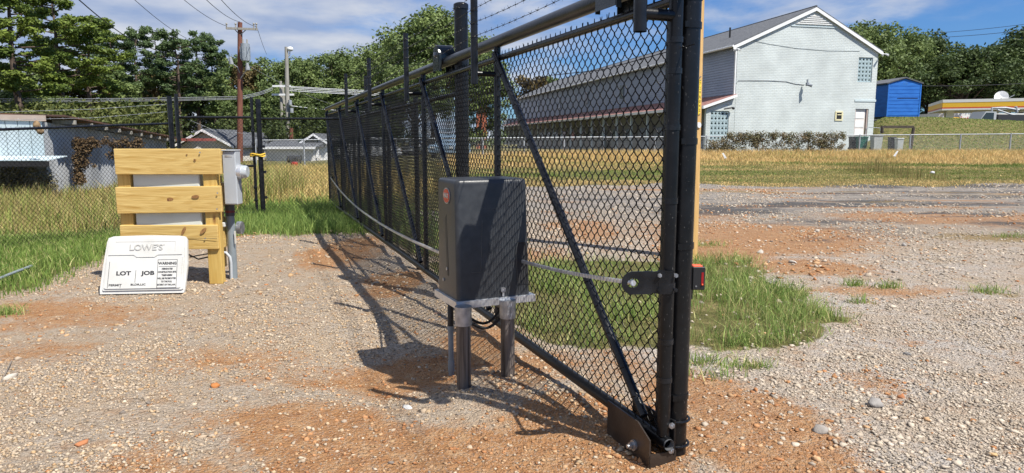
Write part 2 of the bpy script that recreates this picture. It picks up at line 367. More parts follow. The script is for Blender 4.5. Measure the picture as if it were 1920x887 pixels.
def build_ground():
    nr, nc = 560, 520
    yp = 1.0*(620/1.0)**(np.linspace(0, 1, nr)); kk = np.linspace(-1.5, 1.5, nc)
    Y = (yp-4)[:, None]+0*kk[None, :]; X = yp[:, None]*kk[None, :]
    Zz = terr(X, Y); V = np.stack([X, Y, Zz], -1).reshape(-1, 3)
    i = np.arange(nr-1)[:, None]*nc+np.arange(nc-1)[None, :]; Fq = np.stack([i, i+1, i+nc+1, i+nc], -1).reshape(-1, 4)
    clay, g, dark, dry, far = masks(X, Y)
    o = npmesh('ground', V, [Fq], None or M_ground(), smooth=True)
    for nm, a in (('clay', clay), ('green', g), ('dark', dark), ('dry', dry), ('pale', sm(-.5, 1.2, X-gate_x(Y))*sm(14, 6, Y)), ('lot', sm(9, 16, Y)*sm(.0, 1, X-gate_x(Y)))):
        at = o.data.attributes.new(nm, 'FLOAT', 'POINT'); at.data.foreach_set('value', np.asarray(a, np.float32).ravel())
    o['kind'] = 'structure'; return o
def M_ground():
    m = bpy.data.materials.new('gravel_and_clay'); m.use_nodes = True; t = m.node_tree; b = t.nodes['Principled BSDF']; b.inputs['Roughness'].default_value = .95; b.inputs['Specular IOR Level'].default_value = .15
    co = t.nodes.new('ShaderNodeTexCoord').outputs['Object']
    def noise(s, d=5, r=.55):
        n = t.nodes.new('ShaderNodeTexNoise'); n.inputs['Scale'].default_value = s; n.inputs['Detail'].default_value = d; n.inputs['Roughness'].default_value = r; t.links.new(co, n.inputs['Vector']); return n.outputs[0]
    def ramp(f, *st):
        r = t.nodes.new('ShaderNodeValToRGB'); e = r.color_ramp.elements
        while len(e) < len(st): e.new(.5)
        for q, (p_, c) in zip(e, st): q.position = p_; q.color = (*c, 1)
        t.links.new(f, r.inputs[0]); return r.outputs[0]
    def mix(f, a, c, mode='MIX'):
        x = t.nodes.new('ShaderNodeMix'); x.data_type = 'RGBA'; x.blend_type = mode
        for s_, v in ((0, f), (6, a), (7, c)):
            if isinstance(v, tuple): x.inputs[s_].default_value = (*v, 1)
            elif isinstance(v, float): x.inputs[s_].default_value = v
            else: t.links.new(v, x.inputs[s_])
        return x.outputs[2]
    def attr(n_):
        a = t.nodes.new('ShaderNodeAttribute'); a.attribute_name = n_; return a.outputs['Fac']
    def M2(op, a, c):
        n = t.nodes.new('ShaderNodeMath'); n.operation = op
        for i_, v in enumerate((a, c)):
            if isinstance(v, (int, float)): n.inputs[i_].default_value = v
            else: t.links.new(v, n.inputs[i_])
        return n.outputs[0]
    def vor(s):
        v = t.nodes.new('ShaderNodeTexVoronoi'); v.inputs['Scale'].default_value = s; t.links.new(co, v.inputs['Vector']); return v
    v1, v2, v3 = vor(42), vor(105), vor(18)
    sep = t.nodes.new('ShaderNodeSeparateColor'); t.links.new(v1.outputs['Color'], sep.inputs[0])
    sep2 = t.nodes.new('ShaderNodeSeparateColor'); t.links.new(v2.outputs['Color'], sep2.inputs[0])
    tan = ramp(sep.outputs[0], (0., (.16, .12, .08)), (.18, (.40, .31, .225)), (.7, (.49, .405, .315)), (1., (.60, .53, .45)))
    tan2 = ramp(sep2.outputs[0], (0., (.17, .125, .085)), (.22, (.43, .345, .26)), (1., (.55, .47, .38)))
    grav = mix(.5, tan, tan2)
    pinkg = ramp(sep2.outputs[1], (0., (.2, .175, .15)), (.22, (.50, .445, .39)), (1., (.64, .59, .53)))
    grav = mix(M2('MULTIPLY', attr('pale'), .8), grav, pinkg)
    n_mid = noise(1.3, 9, .7); grav = mix(ramp(n_mid, (.42, (0, 0, 0)), (.62, (.75, .75, .75))), grav, (.47, .36, .25))
    n_o = noise(6, 7, .7)
    grav = mix(ramp(n_o, (.50, (0, 0, 0)), (.66, (.6, .6, .6))), grav, (.42, .245, .13))
    clay_c = ramp(noise(9, 8, .65), (.25, (.30, .125, .045)), (.5, (.44, .215, .085)), (.72, (.54, .34, .18)))
    clay_c = mix(ramp(sep2.outputs[2], (.78, (0, 0, 0)), (.92, (.55, .55, .55))), clay_c, (.52, .40, .30))
    cl = M2('ADD', attr('clay'), M2('ADD', M2('MULTIPLY', M2('SUBTRACT', noise(4, 10, .8), .5), 1.9), M2('MULTIPLY', M2('SUBTRACT', noise(34, 6, .7), .5), .9)))
    clm = ramp(cl, (.30, (0, 0, 0)), (.70, (.88, .88, .88)))
    c = mix(clm, grav, clay_c)
    lotc = ramp(noise(3.5, 8, .7), (.3, (.19, .17, .15)), (.5, (.34, .30, .26)), (.7, (.47, .415, .355)))
    c = mix(M2('MULTIPLY', attr('lot'), M2('SUBTRACT', 1.0, M2('MULTIPLY', clm, .85))), c, lotc)
    dk = ramp(M2('ADD', attr('dark'), M2('MULTIPLY', M2('SUBTRACT', noise(2.5, 9, .8), .5), 1.6)), (.22, (0, 0, 0)), (.62, (.9, .9, .9)))
    c = mix(dk, c, (.10, .098, .097))
    dr = ramp(M2('ADD', attr('dry'), M2('MULTIPLY', M2('SUBTRACT', noise(5, 8, .7), .5), 1.4)), (.25, (0, 0, 0)), (.6, (.85, .85, .85)))
    c = mix(dr, c, (.30, .21, .09))
    soil = ramp(noise(3, 8, .7), (.3, (.08, .085, .03)), (.5, (.17, .155, .055)), (.7, (.34, .27, .125)))
    gm_ = ramp(M2('ADD', attr('green'), M2('MULTIPLY', M2('SUBTRACT', noise(5, 6, .7), .5), .8)), (.42, (0, 0, 0)), (.62, (1, 1, 1)))
    c = mix(gm_, c, soil)
    t.links.new(c, b.inputs['Base Color'])
    inv = M2('SUBTRACT', .6, v1.outputs['Distance']); hgt = M2('ADD', M2('ADD', M2('MULTIPLY', inv, .6), M2('MULTIPLY', sep.outputs[1], .45)), M2('ADD', M2('MULTIPLY', v2.outputs['Distance'], -.3), M2('MULTIPLY', sep2.outputs[0], .22)))
    hgt = M2('ADD', hgt, M2('MULTIPLY', noise(30, 8, .7), 1.0))
    bp = t.nodes.new('ShaderNodeBump'); bp.inputs['Strength'].default_value = 1.; bp.inputs['Distance'].default_value = .034
    t.links.new(hgt, bp.inputs['Height']); t.links.new(bp.outputs[0], b.inputs['Normal'])
    return m
build_ground()
# ---------------------------------------------------------------- stones
CUBE_V = np.array([(x, y, z) for x in (-1, 1) for y in (-1, 1) for z in (-1, 1)], float)
ICO = None
def ico():
    g = (1+5**.5)/2
    v = np.array([(-1, g, 0), (1, g, 0), (-1, -g, 0), (1, -g, 0), (0, -1, g), (0, 1, g), (0, -1, -g), (0, 1, -g), (g, 0, -1), (g, 0, 1), (-g, 0, -1), (-g, 0, 1)])/math.hypot(1, g)
    f = np.array([(0, 11, 5), (0, 5, 1), (0, 1, 7), (0, 7, 10), (0, 10, 11), (1, 5, 9), (5, 11, 4), (11, 10, 2), (10, 7, 6), (7, 1, 8), (3, 9, 4), (3, 4, 2), (3, 2, 6), (3, 6, 8), (3, 8, 9), (4, 9, 5), (2, 4, 11), (6, 2, 10), (8, 6, 7), (9, 8, 1)])
    return v, f
def stone_cols(x, y, n):
    clay, g, dark, dry, far = masks(x, y)
    pal = np.array([(.44, .365, .285), (.48, .415, .335), (.36, .31, .26), (.46, .36, .25), (.44, .31, .19), (.24, .215, .20), (.52, .46, .385)])
    orr = np.array([(.42, .235, .125), (.50, .34, .21), (.38, .19, .095)])
    c = pal[rng.choice(7, n, p=[.27, .22, .14, .15, .10, .05, .07])]
    isc = rng.random(n) < np.clip(clay*.55+.02, 0, .8); c[isc] = orr[rng.integers(0, 3, isc.sum())]
    r = sm(-.2, 1.2, x-gate_x(y))[:, None]*.75; pk = c.mean(1, keepdims=True)*np.array([1.26, 1.16, 1.04]); c = np.where(isc[:, None], c, c*(1-r)+pk*r)
    return c*np.array([1.07, 1.0, .90])*rng.uniform(.70, 1.04, (n, 1))
OCT = (np.array([(1, 0, 0), (0, 1, 0), (-1, 0, 0), (0, -1, 0), (.15, .1, 1), (0, 0, -1)], float), np.array([(0, 1, 4), (1, 2, 4), (2, 3, 4), (3, 0, 4), (1, 0, 5), (2, 1, 5), (3, 2, 5), (0, 3, 5)]))
def stones(name, x, y, s, flat=.6, sink=.35, cols=None, chip=False):
    n = len(x); bv, bf = OCT if chip else ico(); k = len(bv)
    D = bv[None]*(1+rng.uniform(-.45, .35, (n, k, 1)))
    D = D*s[:, None, None]*np.stack([rng.uniform(.7, 1.35, n), rng.uniform(.6, 1.1, n), np.full(n, flat)*rng.uniform(.6, 1.2, n)], -1)[:, None, :]
    a = rng.uniform(0, 2*PI, n); tl = rng.normal(0, .3, n)
    ca, sa, ct, st = np.cos(a), np.sin(a), np.cos(tl), np.sin(tl)
    X = D[..., 0]; Y_ = D[..., 1]*ct[:, None]-D[..., 2]*st[:, None]; Zs = D[..., 1]*st[:, None]+D[..., 2]*ct[:, None]
    Xr = X*ca[:, None]-Y_*sa[:, None]; Yr = X*sa[:, None]+Y_*ca[:, None]
    zb = terr(x, y)+s*flat*(1-2*sink)*.5
    V = np.stack([Xr+x[:, None], Yr+y[:, None], Zs+zb[:, None]], -1).reshape(-1, 3)
    Fc = (bf[None]+(np.arange(n)*k)[:, None, None]).reshape(-1, 3)
    cc = stone_cols(x, y, n) if cols is None else cols
    cc = np.repeat(cc, k, 0)
    return V, Fc, cc
def scatter(n, ymin, ymax, kmin, kmax, pw=1.0):
    """density falling with distance; fan in front of the camera and to its sides"""
    u = rng.random(n); y = ymin*(ymax/ymin)**(u**pw); k = rng.uniform(kmin, kmax, n); return k*y, y
def not_green(x, y, th=.22):
    _, g, _, _, _ = masks(x, y); return g < th
x, y = scatter(300000, 2.3, 15, -.98, .98, 1.0); cl = fbm(x*2.2, y*2.2, 4, 77); keep = not_green(x, y) & (rng.random(len(x)) < np.clip((cl-.24)*2.8, .2, 1))
gr_ = masks(x, y)[0]; big = fbm(x*.55+3, y*.55, 4, 79); keep &= rng.random(len(x)) > np.clip(gr_*1.1, 0, .85); keep &= rng.random(len(x)) < np.clip((big-.36)*4.5, .28, 1)
x, y = x[keep], y[keep]; s = (.0045+.0115*rng.random(len(x))**2.6)*(1+np.clip(y-4, 0, 8)*.12)
mb_ = rng.random(len(x)) < .010; s = np.where(mb_, s*1.7, s)
V, Fc, cc = stones('gravel', x, y, s, flat=.55, sink=.2, chip=True)
o = npmesh('gravel', V, [Fc], M_stone, cc); tag(o, 'loose crushed stone covering the drive and the lot on both sides of the gate', 'gravel', kind='stuff')
# rubble: bigger broken stones in heaps
def heap(cx, cy, rx, ry, n, smin, smax):
    x_ = rng.normal(cx, rx, n); y_ = rng.normal(cy, ry, n); return x_, y_, rng.uniform(smin, smax, n)
hs = [(G(980, 700), .22, .20, 120, .012, .032), (G(1060, 745), .25, .16, 110, .010, .03), (G(900, 735), .25, .10, 90, .008, .022), (G(1120, 770), .22, .14, 110, .01, .026), (G(1180, 850), .16, .12, 90, .01, .026), (G(660, 790), .35, .22, 60, .012, .026), (G(700, 815), .4, .2, 50, .008, .022),
      (G(640, 455), .35, 1.1, 150, .02, .05), (G(720, 520), .25, .6, 110, .018, .04), (G(760, 560), .2, .4, 80, .015, .03), (G(1400, 560), .5, .3, 25, .03, .06), (G(400, 540), .4, .2, 90, .012, .035), (G(470, 440), .3, .7, 70, .02, .045), (G(1590, 660), .12, .14, 46, .016, .03),
      (G(1480, 720), .45, .35, 170, .012, .034), (G(1760, 800), .6, .3, 150, .012, .034), (G(1580, 830), .35, .2, 110, .012, .03), (G(1860, 650), .5, .4, 90, .012, .03), (G(1480, 640), .4, .4, 90, .012, .03), (G(1460, 500), .8, .6, 60, .025, .06), (G(1600, 500), 1., .5, 60, .02, .05), (G(1540, 470), 1.2, .8, 60, .02, .05), (G(1700, 520), 1.2, .6, 80, .015, .04),
      (G(150, 850), .5, .3, 60, .012, .03), (G(430, 700), .8, .4, 70, .012, .03), (G(1650, 590), .9, .5, 90, .012, .03), (G(60, 640), .3, .4, 50, .012, .035)]
xx = []; yy = []; ss = []
for (g, rx, ry, n, a, b_) in hs:
    a1, a2, a3 = heap(g.x, g.y, rx, ry, n, a, b_); xx.append(a1); yy.append(a2); ss.append(a3*.85)
xx = np.concatenate(xx); yy = np.concatenate(yy); ss = np.concatenate(ss)
V, Fc, cc = stones('rubble', xx, yy, ss*.85, flat=.62, sink=.3)
o = npmesh('rubble', V, [Fc], M_stone, cc); tag(o, 'heaps of broken stone and clay lumps beside the gate and box legs', 'rubble', kind='stuff')
x, y = scatter(30000, 8.5, 25, -.05, .85, .8); cl = fbm(x*.8, y*.8, 4, 78); keep = not_green(x, y) & (rng.random(len(x)) < np.clip((cl-.42)*5, .05, 1)) & (x > gate_x(y)+.4); x, y = x[keep], y[keep]
V, Fc, cc = stones('gravel', x, y, (.009+.022*rng.random(len(x))**3)*(1+np.clip(y-10, 0, 20)*.04), flat=.55, sink=.25)
o = npmesh('gravel', V, [Fc], M_stone, cc); tag(o, 'coarse loose stone strewn over the far open lot on the right', 'gravel', kind='stuff')
# single larger stones one can pick out
ROCKS = [(1485, 494, .075, (.44, .40, .35), 'pale oval stone lying past the tip of the right grass patch', .45), (1640, 762, .040, (.30, .28, .26), 'pointed dark grey stone standing up in the pale gravel', 1.3), (1860, 858, .034, (.50, .33, .17), 'tan rounded stone near the bottom right corner', .6), (1690, 744, .022, (.40, .17, .08), 'small rust red stone behind the pointed grey one', .8),
         (1540, 812, .045, (.30, .27, .24), 'brown grey lump on the edge of the orange clay right of the post', .8), (404, 722, .035, (.42, .17, .06), 'orange clay lump in the gravel left of the box shadow', .7), (152, 834, .026, (.40, .17, .08), 'rust red stone in the gravel, lowest at the left', .7), (1443, 520+10, .05, (.42,.39,.34), 'pale stone half hidden in the right grass patch', .6),
         (1365, 527, .06, (.42,.38,.33), 'pale stone in the grass just right of the gate sensor', .5), (765, 757, .032, (.50, .49, .47), 'flat grey stone just below the box shadow', .5), (1695, 462, .05, (.3, .28, .26), 'dark block of stone in the middle of the lot', .9), (1424, 475, .07, (.42,.38,.33), 'long pale stone at the far end of the right grass patch', .5), (1442, 430, .05, (.42,.38,.33), 'small upright pale stone on the orange clay of the lot', 1.2),
         (1532, 436, .06, (.44,.39,.33), 'pale block on the lot behind the long pale stone', .8), (820, 668-80, .03, (.5, .3, .2), 'tan stone caught between the gate shadows', .7), (20, 712, .05, (.5, .45, .38), 'tan slab at the left edge of the gravel', .4), (1700, 602+60, .028, (.3, .29, .28), 'small dark stone right of the dark rubble patch', .8)]
for (px, py, s_, c_, lab, fl) in ROCKS:
    g = G(px, py); V, Fc, cc = stones('stone', np.array([g.x]), np.array([g.y]), np.array([s_]), flat=fl, sink=.22, cols=np.array([c_]))
    o = npmesh('stone', V, [Fc], M_stone, cc); bpy_mod = o.modifiers.new('sub', 'SUBSURF'); bpy_mod.levels = 1; bpy_mod.render_levels = 1; bpy_mod.subdivision_type = 'SIMPLE'
    recentre(o); tag(o, lab, 'stone')
# ---------------------------------------------------------------- grass
def blades(x, y, h, wd, lean, col, z=None):
    n = len(x); z = terr(x, y)-.005 if z is None else z
    a = rng.uniform(0, 2*PI, n); b = rng.uniform(0, 2*PI, n); l = np.abs(rng.normal(0, lean, n))*h
    dx, dy = np.cos(a)*wd/2, np.sin(a)*wd/2; lx, ly = np.cos(b)*l, np.sin(b)*l
    p = lambda sgn, f, g, hh: np.stack([x+sgn*dx*f+lx*g, y+sgn*dy*f+ly*g, z+h*hh], -1)
    V = np.stack([p(-1, 1, 0, 0), p(1, 1, 0, 0), p(-1, .8, .35, .55), p(1, .8, .35, .55), p(0, 0, 1, .95)], 1).reshape(-1, 3)
    i = (np.arange(n)*5)[:, None]; q = i+np.array([[0, 1, 3, 2]]); t = i+np.array([[2, 3, 4]])
    return V, [q, t], np.repeat(col, 5, 0)
def gcol(n, A, B, t=None):
    t = rng.random(n) if t is None else t; c = np.array(A)[None]*(1-t[:, None])+np.array(B)[None]*t[:, None]; return c*rng.uniform(.75, 1.25, (n, 1))
def grass(label, x, y, h, wd, lean, col):
    V, Fc, c = blades(x, y, h, wd, lean, col); o = npmesh('grass', V, Fc, M_grass, c); tag(o, label, 'grass', kind='stuff'); return o
def rect(n, x0, x1, y0, y1, f):
    x = rng.uniform(x0, x1, n); y = rng.uniform(y0, y1, n); k = f(x, y) > rng.random(n); return x[k], y[k]
GR1, GR2, GR3 = (.12, .215, .045), (.31, .39, .11), (.60, .52, .25)
# right patch
x, y = rect(46000, -.9, 3.2, 4.2, 9.2, lambda x, y: strip_mask(x, y)*np.clip((fbm(x*2.6, y*2.6, 4, 90)-.38)*4.2, .04, 1)); n = len(x)
t = rng.random(n); c = gcol(n, GR1, GR2); d = rng.random(n) < .30; c[d] = gcol(d.sum(), GR2, GR3)
grass('bright green grass patch between the sliding gate and the gravel lot', x, y, rng.uniform(.04, .23, n)*(.25+1.35*fbm(x*2.5, y*2.5, 3, 91))*(.45+.55*sm(.2, 1., strip_mask(x, y))), rng.uniform(.0035, .0075, n), .8, c)
x, y = rect(18000, -5, 3, 9, 16, lambda x, y: strip_mask(x, y)); n = len(x)
grass('green grass behind the far half of the sliding gate', x, y, rng.uniform(.06, .25, n), rng.uniform(.007, .013, n), .5, gcol(n, GR1, GR2))
# tufts on the lot
tx = []; ty = []
for (px, py, r, n) in ((1602, 536, .1, 130), (1665, 540, .13, 130), (1610, 565, .1, 70), (1850, 550, .18, 150), (1890, 445, .3, 160), (1425, 690, .08, 70), (1340, 705, .15, 60), (1320, 680, .12, 100), (5, 590, .14, 220), (100, 455, .3, 200), (1320, 462, .25, 200), (1380, 690, .12, 60)):
    g = G(px, py); tx.append(rng.normal(g.x, r*.6, n)); ty.append(rng.normal(g.y, r*.35, n))
x = np.concatenate(tx); y = np.concatenate(ty); n = len(x); c = gcol(n, GR1, GR2); d = rng.random(n) < .3; c[d] = gcol(d.sum(), GR2, GR3)
grass('scattered small grass tufts growing through the gravel', x, y, rng.uniform(.03, .12, n), rng.uniform(.004, .009, n), .8, c)
# left lawn
def lawn_f(x, y):
    lx = -4.9-.18*(y-7)+.5*(fbm(x, y, 3, 55)-.5); return sm(lx+.25, lx-.3, x)*sm(6.4, 7.3, y+.25*(x+5.5))
x, y = rect(70000, -14, -4.6, 6.4, 13.5, lawn_f); n = len(x)
c = gcol(n, (.10, .185, .035), (.27, .35, .085)); d = rng.random(n) < .12+.5*sm(11, 14, y); c[d] = gcol(d.sum(), GR2, GR3)
grass('mown green lawn strip left of the drive in front of the black fence', x, y, rng.uniform(.05, .16, n)*(.6+.6*fbm(x*1.5, y*1.5, 3, 92)), rng.uniform(.007, .012, n), .6, c)
# tall dry grass behind the left fence
x, y = rect(52000, -22, -6.2, 11, 21, lambda x, y: sm(0, 1.2, y-(12.6+.24*(x+6)))*1.); n = len(x); h = rng.uniform(.25, 1.1, n)*(.45+1.*fbm(x*.8, y*.8, 3, 93))*(.55+.45*sm(12, 16, y))*(.62+.38*sm(-.62, -.50, x/y))
c = gcol(n, (.34, .27, .10), (.60, .48, .22)); d = rng.random(n) < .42; c[d] = gcol(d.sum(), (.20, .27, .06), (.42, .44, .13))
grass('tall dry grass and weeds between the left fence and the metal shed', x, y, h, rng.uniform(.012, .022, n), .35, c)
# grass at the swing gate foot
def fieldf(x, y): return sm(10.7, 11.6, y+.5*(fbm(x*2, y*2, 3, 56)-.5)-.9*sm(-4.6, -5.4, x)*2.3)*sm(.0, -.25, x-gate_x(y)-.15)
x, y = rect(22000, -5.8, -1.6, 10, 15.5, fieldf); n = len(x)
grass('green grass at the foot of the far end of the sliding gate', x, y, rng.uniform(.08, .28, n)*(.5+.8*fbm(x*1.5, y*1.5, 3, 95)), rng.uniform(.008, .014, n), .55, gcol(n, GR1, GR2))
x, y = rect(60000, -14, 9, 14.2, 37, lambda x, y: sm(1.2, .4, x-gate_x(y)-sm(14, 24, y)*4)); n = len(x); tt = np.clip(sm(15, 19, y)+.5*(fbm(x*.6, y*.4, 3, 96)-.5), 0, 1)
c = gcol(n, (.22, .32, .07), (.66, .48, .20), t=np.clip(tt-.12+rng.normal(0, .22, n), 0, 1))
grass('straw coloured field grass behind the black swing gate', x, y, rng.uniform(.08, .30, n), rng.uniform(.018, .034, n), .5, c)
# right verge
def vergef(x, y): return masks(x, y)[4]
x, y = rect(130000, -4, 38, 22.6, 42.3, vergef); n = len(x); v = fbm(x*.22, y*.9, 5, 97)
tt = np.clip(sm(30, 37, y+7*(v-.5))+.9*sm(27.5, 24, y)+.25+rng.normal(0, .25, n)+2.4*(v-.5), 0, 1)
c = gcol(n, (.17, .245, .055), (.70, .50, .22), t=tt)
grass('long tan and green verge grass below the silver chain link fence', x, y, (.06+.42*sm(32, 40, y)+.0*x)*rng.uniform(.4, 1.15, n), rng.uniform(.022, .04, n), .5, c)
x, y = rect(26000, 20, 56, 42, 62, lambda x, y: sm(.44, .5, x/y)*1.); n = len(x); c = gcol(n, (.19, .28, .07), (.38, .40, .13))
grass('short mown grass on the slope below the blue shed', x, y, rng.uniform(.04, .11, n), rng.uniform(.05, .09, n), .5, c)
# weeds standing up
x = rng.uniform(0, 1, 900)*2.2+G(1740, 300).x*0; g0 = P(1765, 300, 27); x = g0.x-1+rng.normal(0, .9, 900); y = 27+rng.normal(0, .8, 900); x[300:] = x[:600]+.02; y[300:] = y[:600]+3
c = gcol(900, (.16, .15, .05), (.36, .28, .12)); grass('dark stemmed weeds standing above the verge on the right', x, y, rng.uniform(.3, 1.0, 900)*np.exp(-((x-g0.x+1)/.8)**2), rng.uniform(.008, .014, 900), .12, c)
# ================================================================ the sliding gate
g0 = gate_xy(3.06); BAY = 2.12/GD.y; NB = 6; GLEN = NB*BAY
def gp(i, z, off=0.): v = g0+GD*(i*BAY)+GN*off; return Vector((v.x, v.y, z))    # i in bays, off to the left
def chain_link(name, O, D, Ln, z0, z1, m, parent, r=.0026, Pz=.071, wv=.0355, k=2, amp=.004, sides=3, knuckle=True, z0b=None, z1b=None, label=None):
    """woven zig-zag wires, each bent round its neighbour; z0b/z1b: heights at the far end"""
    O = Vector(O); D = Vector(D); Nn = Vector((-D.y, D.x, 0)); nw = int(Ln/wv); z0b = z0 if z0b is None else z0b; z1b = z1 if z1b is None else z1b
    half = Pz/2; ns = int((z1-z0)/half)*k+1
    i = np.arange(nw)[:, None]; j = np.arange(ns)[None, :]
    ph = (ns-1-j)/k+(i % 2)+1e-9; fr_ = (ph % 1)**(.68 if k > 2 else 1.); tri = np.where((ph % 2) < 1, 1-2*fr_, 2*fr_-1)   # -1..1, quick below each bend, slow into the next
    u = (i+.5)*wv+tri*wv*.56+rng.normal(0, .0009, (nw, ns)); side = np.where((ph % 2) < 1, 1., -1.)*(1-np.abs(tri)**4)*amp if k > 2 else np.sign(((ph+.5) % 2)-1)*amp
    f = (u/Ln); zlo = z0+(z0b-z0)*f; zhi = z1+(z1b-z1)*f; z = zlo+(zhi-zlo)*(j/(ns-1.))+rng.normal(0, .0006, (nw, ns))
    if k > 2: z = z-.0085*(np.abs(tri)**3)*0
    A = np.stack([O.x+D.x*u+Nn.x*side, O.y+D.y*u+Nn.y*side, z], -1)      # nw, ns, 3
    T = np.gradient(A, axis=1); T /= np.linalg.norm(T, axis=-1, keepdims=True)
    a = np.cross(T, np.array([Nn.x, Nn.y, 0])); a /= np.linalg.norm(a, axis=-1, keepdims=True); b = np.cross(T, a)
    an = np.arange(sides)*2*PI/sides
    V = A[:, :, None, :]+r*(a[:, :, None, :]*np.cos(an)[None, None, :, None]+b[:, :, None, :]*np.sin(an)[None, None, :, None])
    idx = (np.arange(nw)[:, None, None]*ns+np.arange(ns-1)[None, :, None])*sides; s_ = np.arange(sides)[None, None, :]; s2 = (s_+1) % sides
    Fq = np.stack([idx+s_, idx+s2, idx+sides+s2, idx+sides+s_], -1).reshape(-1, 4)
    Vt = V.reshape(-1, 3); Fs = [Fq]
    if knuckle:                                                        # twisted barbs along the top edge
        tops = A[:, -1, :]; n = nw; h = rng.uniform(.022, .036, n); lx = rng.normal(0, .008, n)
        q = []
        for (du, dz) in ((-.004, -.01), (.004, -.01), (0, 1)):
            dzv = h if dz == 1 else np.full(n, dz); q.append(np.stack([tops[:, 0]+D.x*(du+(lx if dz == 1 else 0)), tops[:, 1]+D.y*(du+(lx if dz == 1 else 0)), tops[:, 2]+dzv], -1))
        q2 = [v+np.array([Nn.x, Nn.y, 0])*.004 for v in q]
        K = np.stack(q+q2, 1).reshape(-1, 3); o6 = len(Vt)+np.arange(n)[:, None]*6
        Fs.append(np.concatenate([o6+np.array([[0, 1, 2]]), o6+np.array([[3, 5, 4]])])); Fs.append(np.concatenate([o6+np.array([[0, 3, 4, 1]]), o6+np.array([[1, 4, 5, 2]]), o6+np.array([[2, 5, 3, 0]])]))
        Vt = np.concatenate([Vt, K])
    org = ORG.get(parent.name, Vector()) if parent else Vector()
    ob = npmesh(name, Vt-np.array(org), Fs, m, parent=parent, smooth=True); ob['kind'] = 'stuff'; return ob
def barbed(name, pts, m, parent, r=.0018, step=.125, barb=.016):
    mb = MB(); P_ = [Vector(p) for p in pts]; mb.path(P_, r, 4)
    d = (P_[-1]-P_[0]); Ln = d.length; n = int(Ln/step)
    for i in range(n):
        f = (i+.5+random.uniform(-.1, .1))/n*(len(P_)-1); k = min(int(f), len(P_)-2); c = P_[k].lerp(P_[k+1], f-k)
        t = d.normalized(); a = t.orthogonal().normalized(); b = t.cross(a); g = random.uniform(0, PI)
        for q in (0, PI/2):
            e = a*math.cos(g+q)+b*math.sin(g+q)+t*.3; mb.tube(c-e*barb, c+e*barb, r*.8, r*.3, 3)
        mb.tube(c-t*.006, c+t*.006, r*2.1, n=5)
    return mb.build(name, m, parent)
gate = thing('sliding_gate', 'long black sliding gate of welded pipe and chain link running away from the near post', 'gate', (g0.x, g0.y, 0))
ZB, ZT, ZR = .125, 2.215, 2.095
MB().tube(gp(-.10, ZT), gp(NB+.03, ZT), .043, n=24).build('top_beam', M_beam, gate, True)
MB().tube(gp(0, ZR, -.0), gp(NB, ZR), .0215, n=14).build('top_rail', M_black, gate, True)
mb = MB(); mb.path([gp(-.022, ZB-.001, .0), gp(-.01, ZB), gp(NB, ZB)], .031, 18, cap=False); mb.build('bottom_rail', M_post, gate, True)
mb = MB(); mb.path([gp(-.024, ZB-.001), gp(-.01, ZB)], .0265, 18, cap=False).tube(gp(.012, ZB), gp(.016, ZB), .0265, n=18); mb.build('pipe_end', M_galv, gate, True)
for i in range(NB+1):
    r = .031 if i == 0 else .0255
    MB().tube(gp(i, ZB+.028), gp(i, ZT-.03 if i else 2.62), r, n=18).build('upright', M_post if i == 0 else M_black, gate, True)
for i in range(NB):
    a, b = gp(i+.985, ZT-.09, .034), gp(i+.05, ZB+.08, .034)
    MB().tube(a, b, .0225, n=12).build('diagonal_brace', M_black, gate, True)
    if i < 3:
        mb = MB()
        for q in range(17):
            c = a.lerp(b, (q+.6)/17.4+random.uniform(-.01, .01)); d = (b-a).normalized(); u = d.cross(GN).normalized()
            rr = .0252; mb.path([c+(u*math.cos(g)+GN*math.sin(g))*rr+d*.006*g for g in np.linspace(-2.6, 2.6, 9)], .0022, 4)
        mb.build('wire_tie', M_wire, gate, kind='stuff')
chain_link('chain_link_mesh', gp(0, 0, .0)+GN*.0, GD, GLEN, ZB+.01, ZR+.012, M_wire, gate, k=5, amp=.008, r=.0033)
# slim vertical tension bar plus bands on the near upright
mb = MB(); mb.box(gp(0.022, (ZB+ZR)/2, .005), .005, .016, ZR-ZB-.08, (GN, GD, Z)); mb.build('tension_bar', M_black, gate)
for z in (.42, .60, .86, 1.24, 1.56, 1.80, 1.93):
    r = .0345; mb = MB(); mb.path([gp(0, z-.012), gp(0, z+.012)], [r, r], 20); mb.box(gp(.018, z, .0), .012, .03, .022, (GN, GD, Z)); mb.build('tension_band', M_black, gate, True)
# barbed wire arms
for i in range(5):
    z = 1.985 if i else 2.03
    off = .175; rr = .0285 if i == 0 else .026
    arm = MB(); arm.path([gp(i, z-.075, off), gp(i, z+.60, off)], rr, 16, cap=False); arm.tube(gp(i, z+.58, off), gp(i, z+.585, off), rr-.004, n=16)
    arm.tube(gp(i, z-.06, off), gp(i, z-.055, off), rr-.004, n=16); ao = arm.build('barbed_wire_arm', M_black, gate, True)
    MB().tube(gp(i, z, off-.01), gp(i, z, .02), .025 if i == 0 else .019, n=14).build('arm_stub', M_post, ao, True)
    if i < 5:
        mb = MB()
        for zz_ in (2.24, 2.33, 2.42, 2.51):
            mb.path([gp(i, zz_+random.uniform(-.003, .003), off)+(GN*math.cos(g)+GD*math.sin(g))*(rr+.0015) for g in np.linspace(-2.8, 2.8, 11)], .0017, 4)
        mb.build('wire_clip', M_wire, ao, kind='stuff')
for q, zz_ in enumerate((2.235, 2.33, 2.42, 2.51)):
    pts = []
    for i in range(-3, 4*6+1):
        f = i/6; fr = f-math.floor(f); pts.append(gp(f, zz_-.02*4*fr*(1-fr)*(1+.4*math.sin(q*2+int(f))), .175+.03))
    barbed('barbed_wire', pts, M_wire, gate, step=.11)
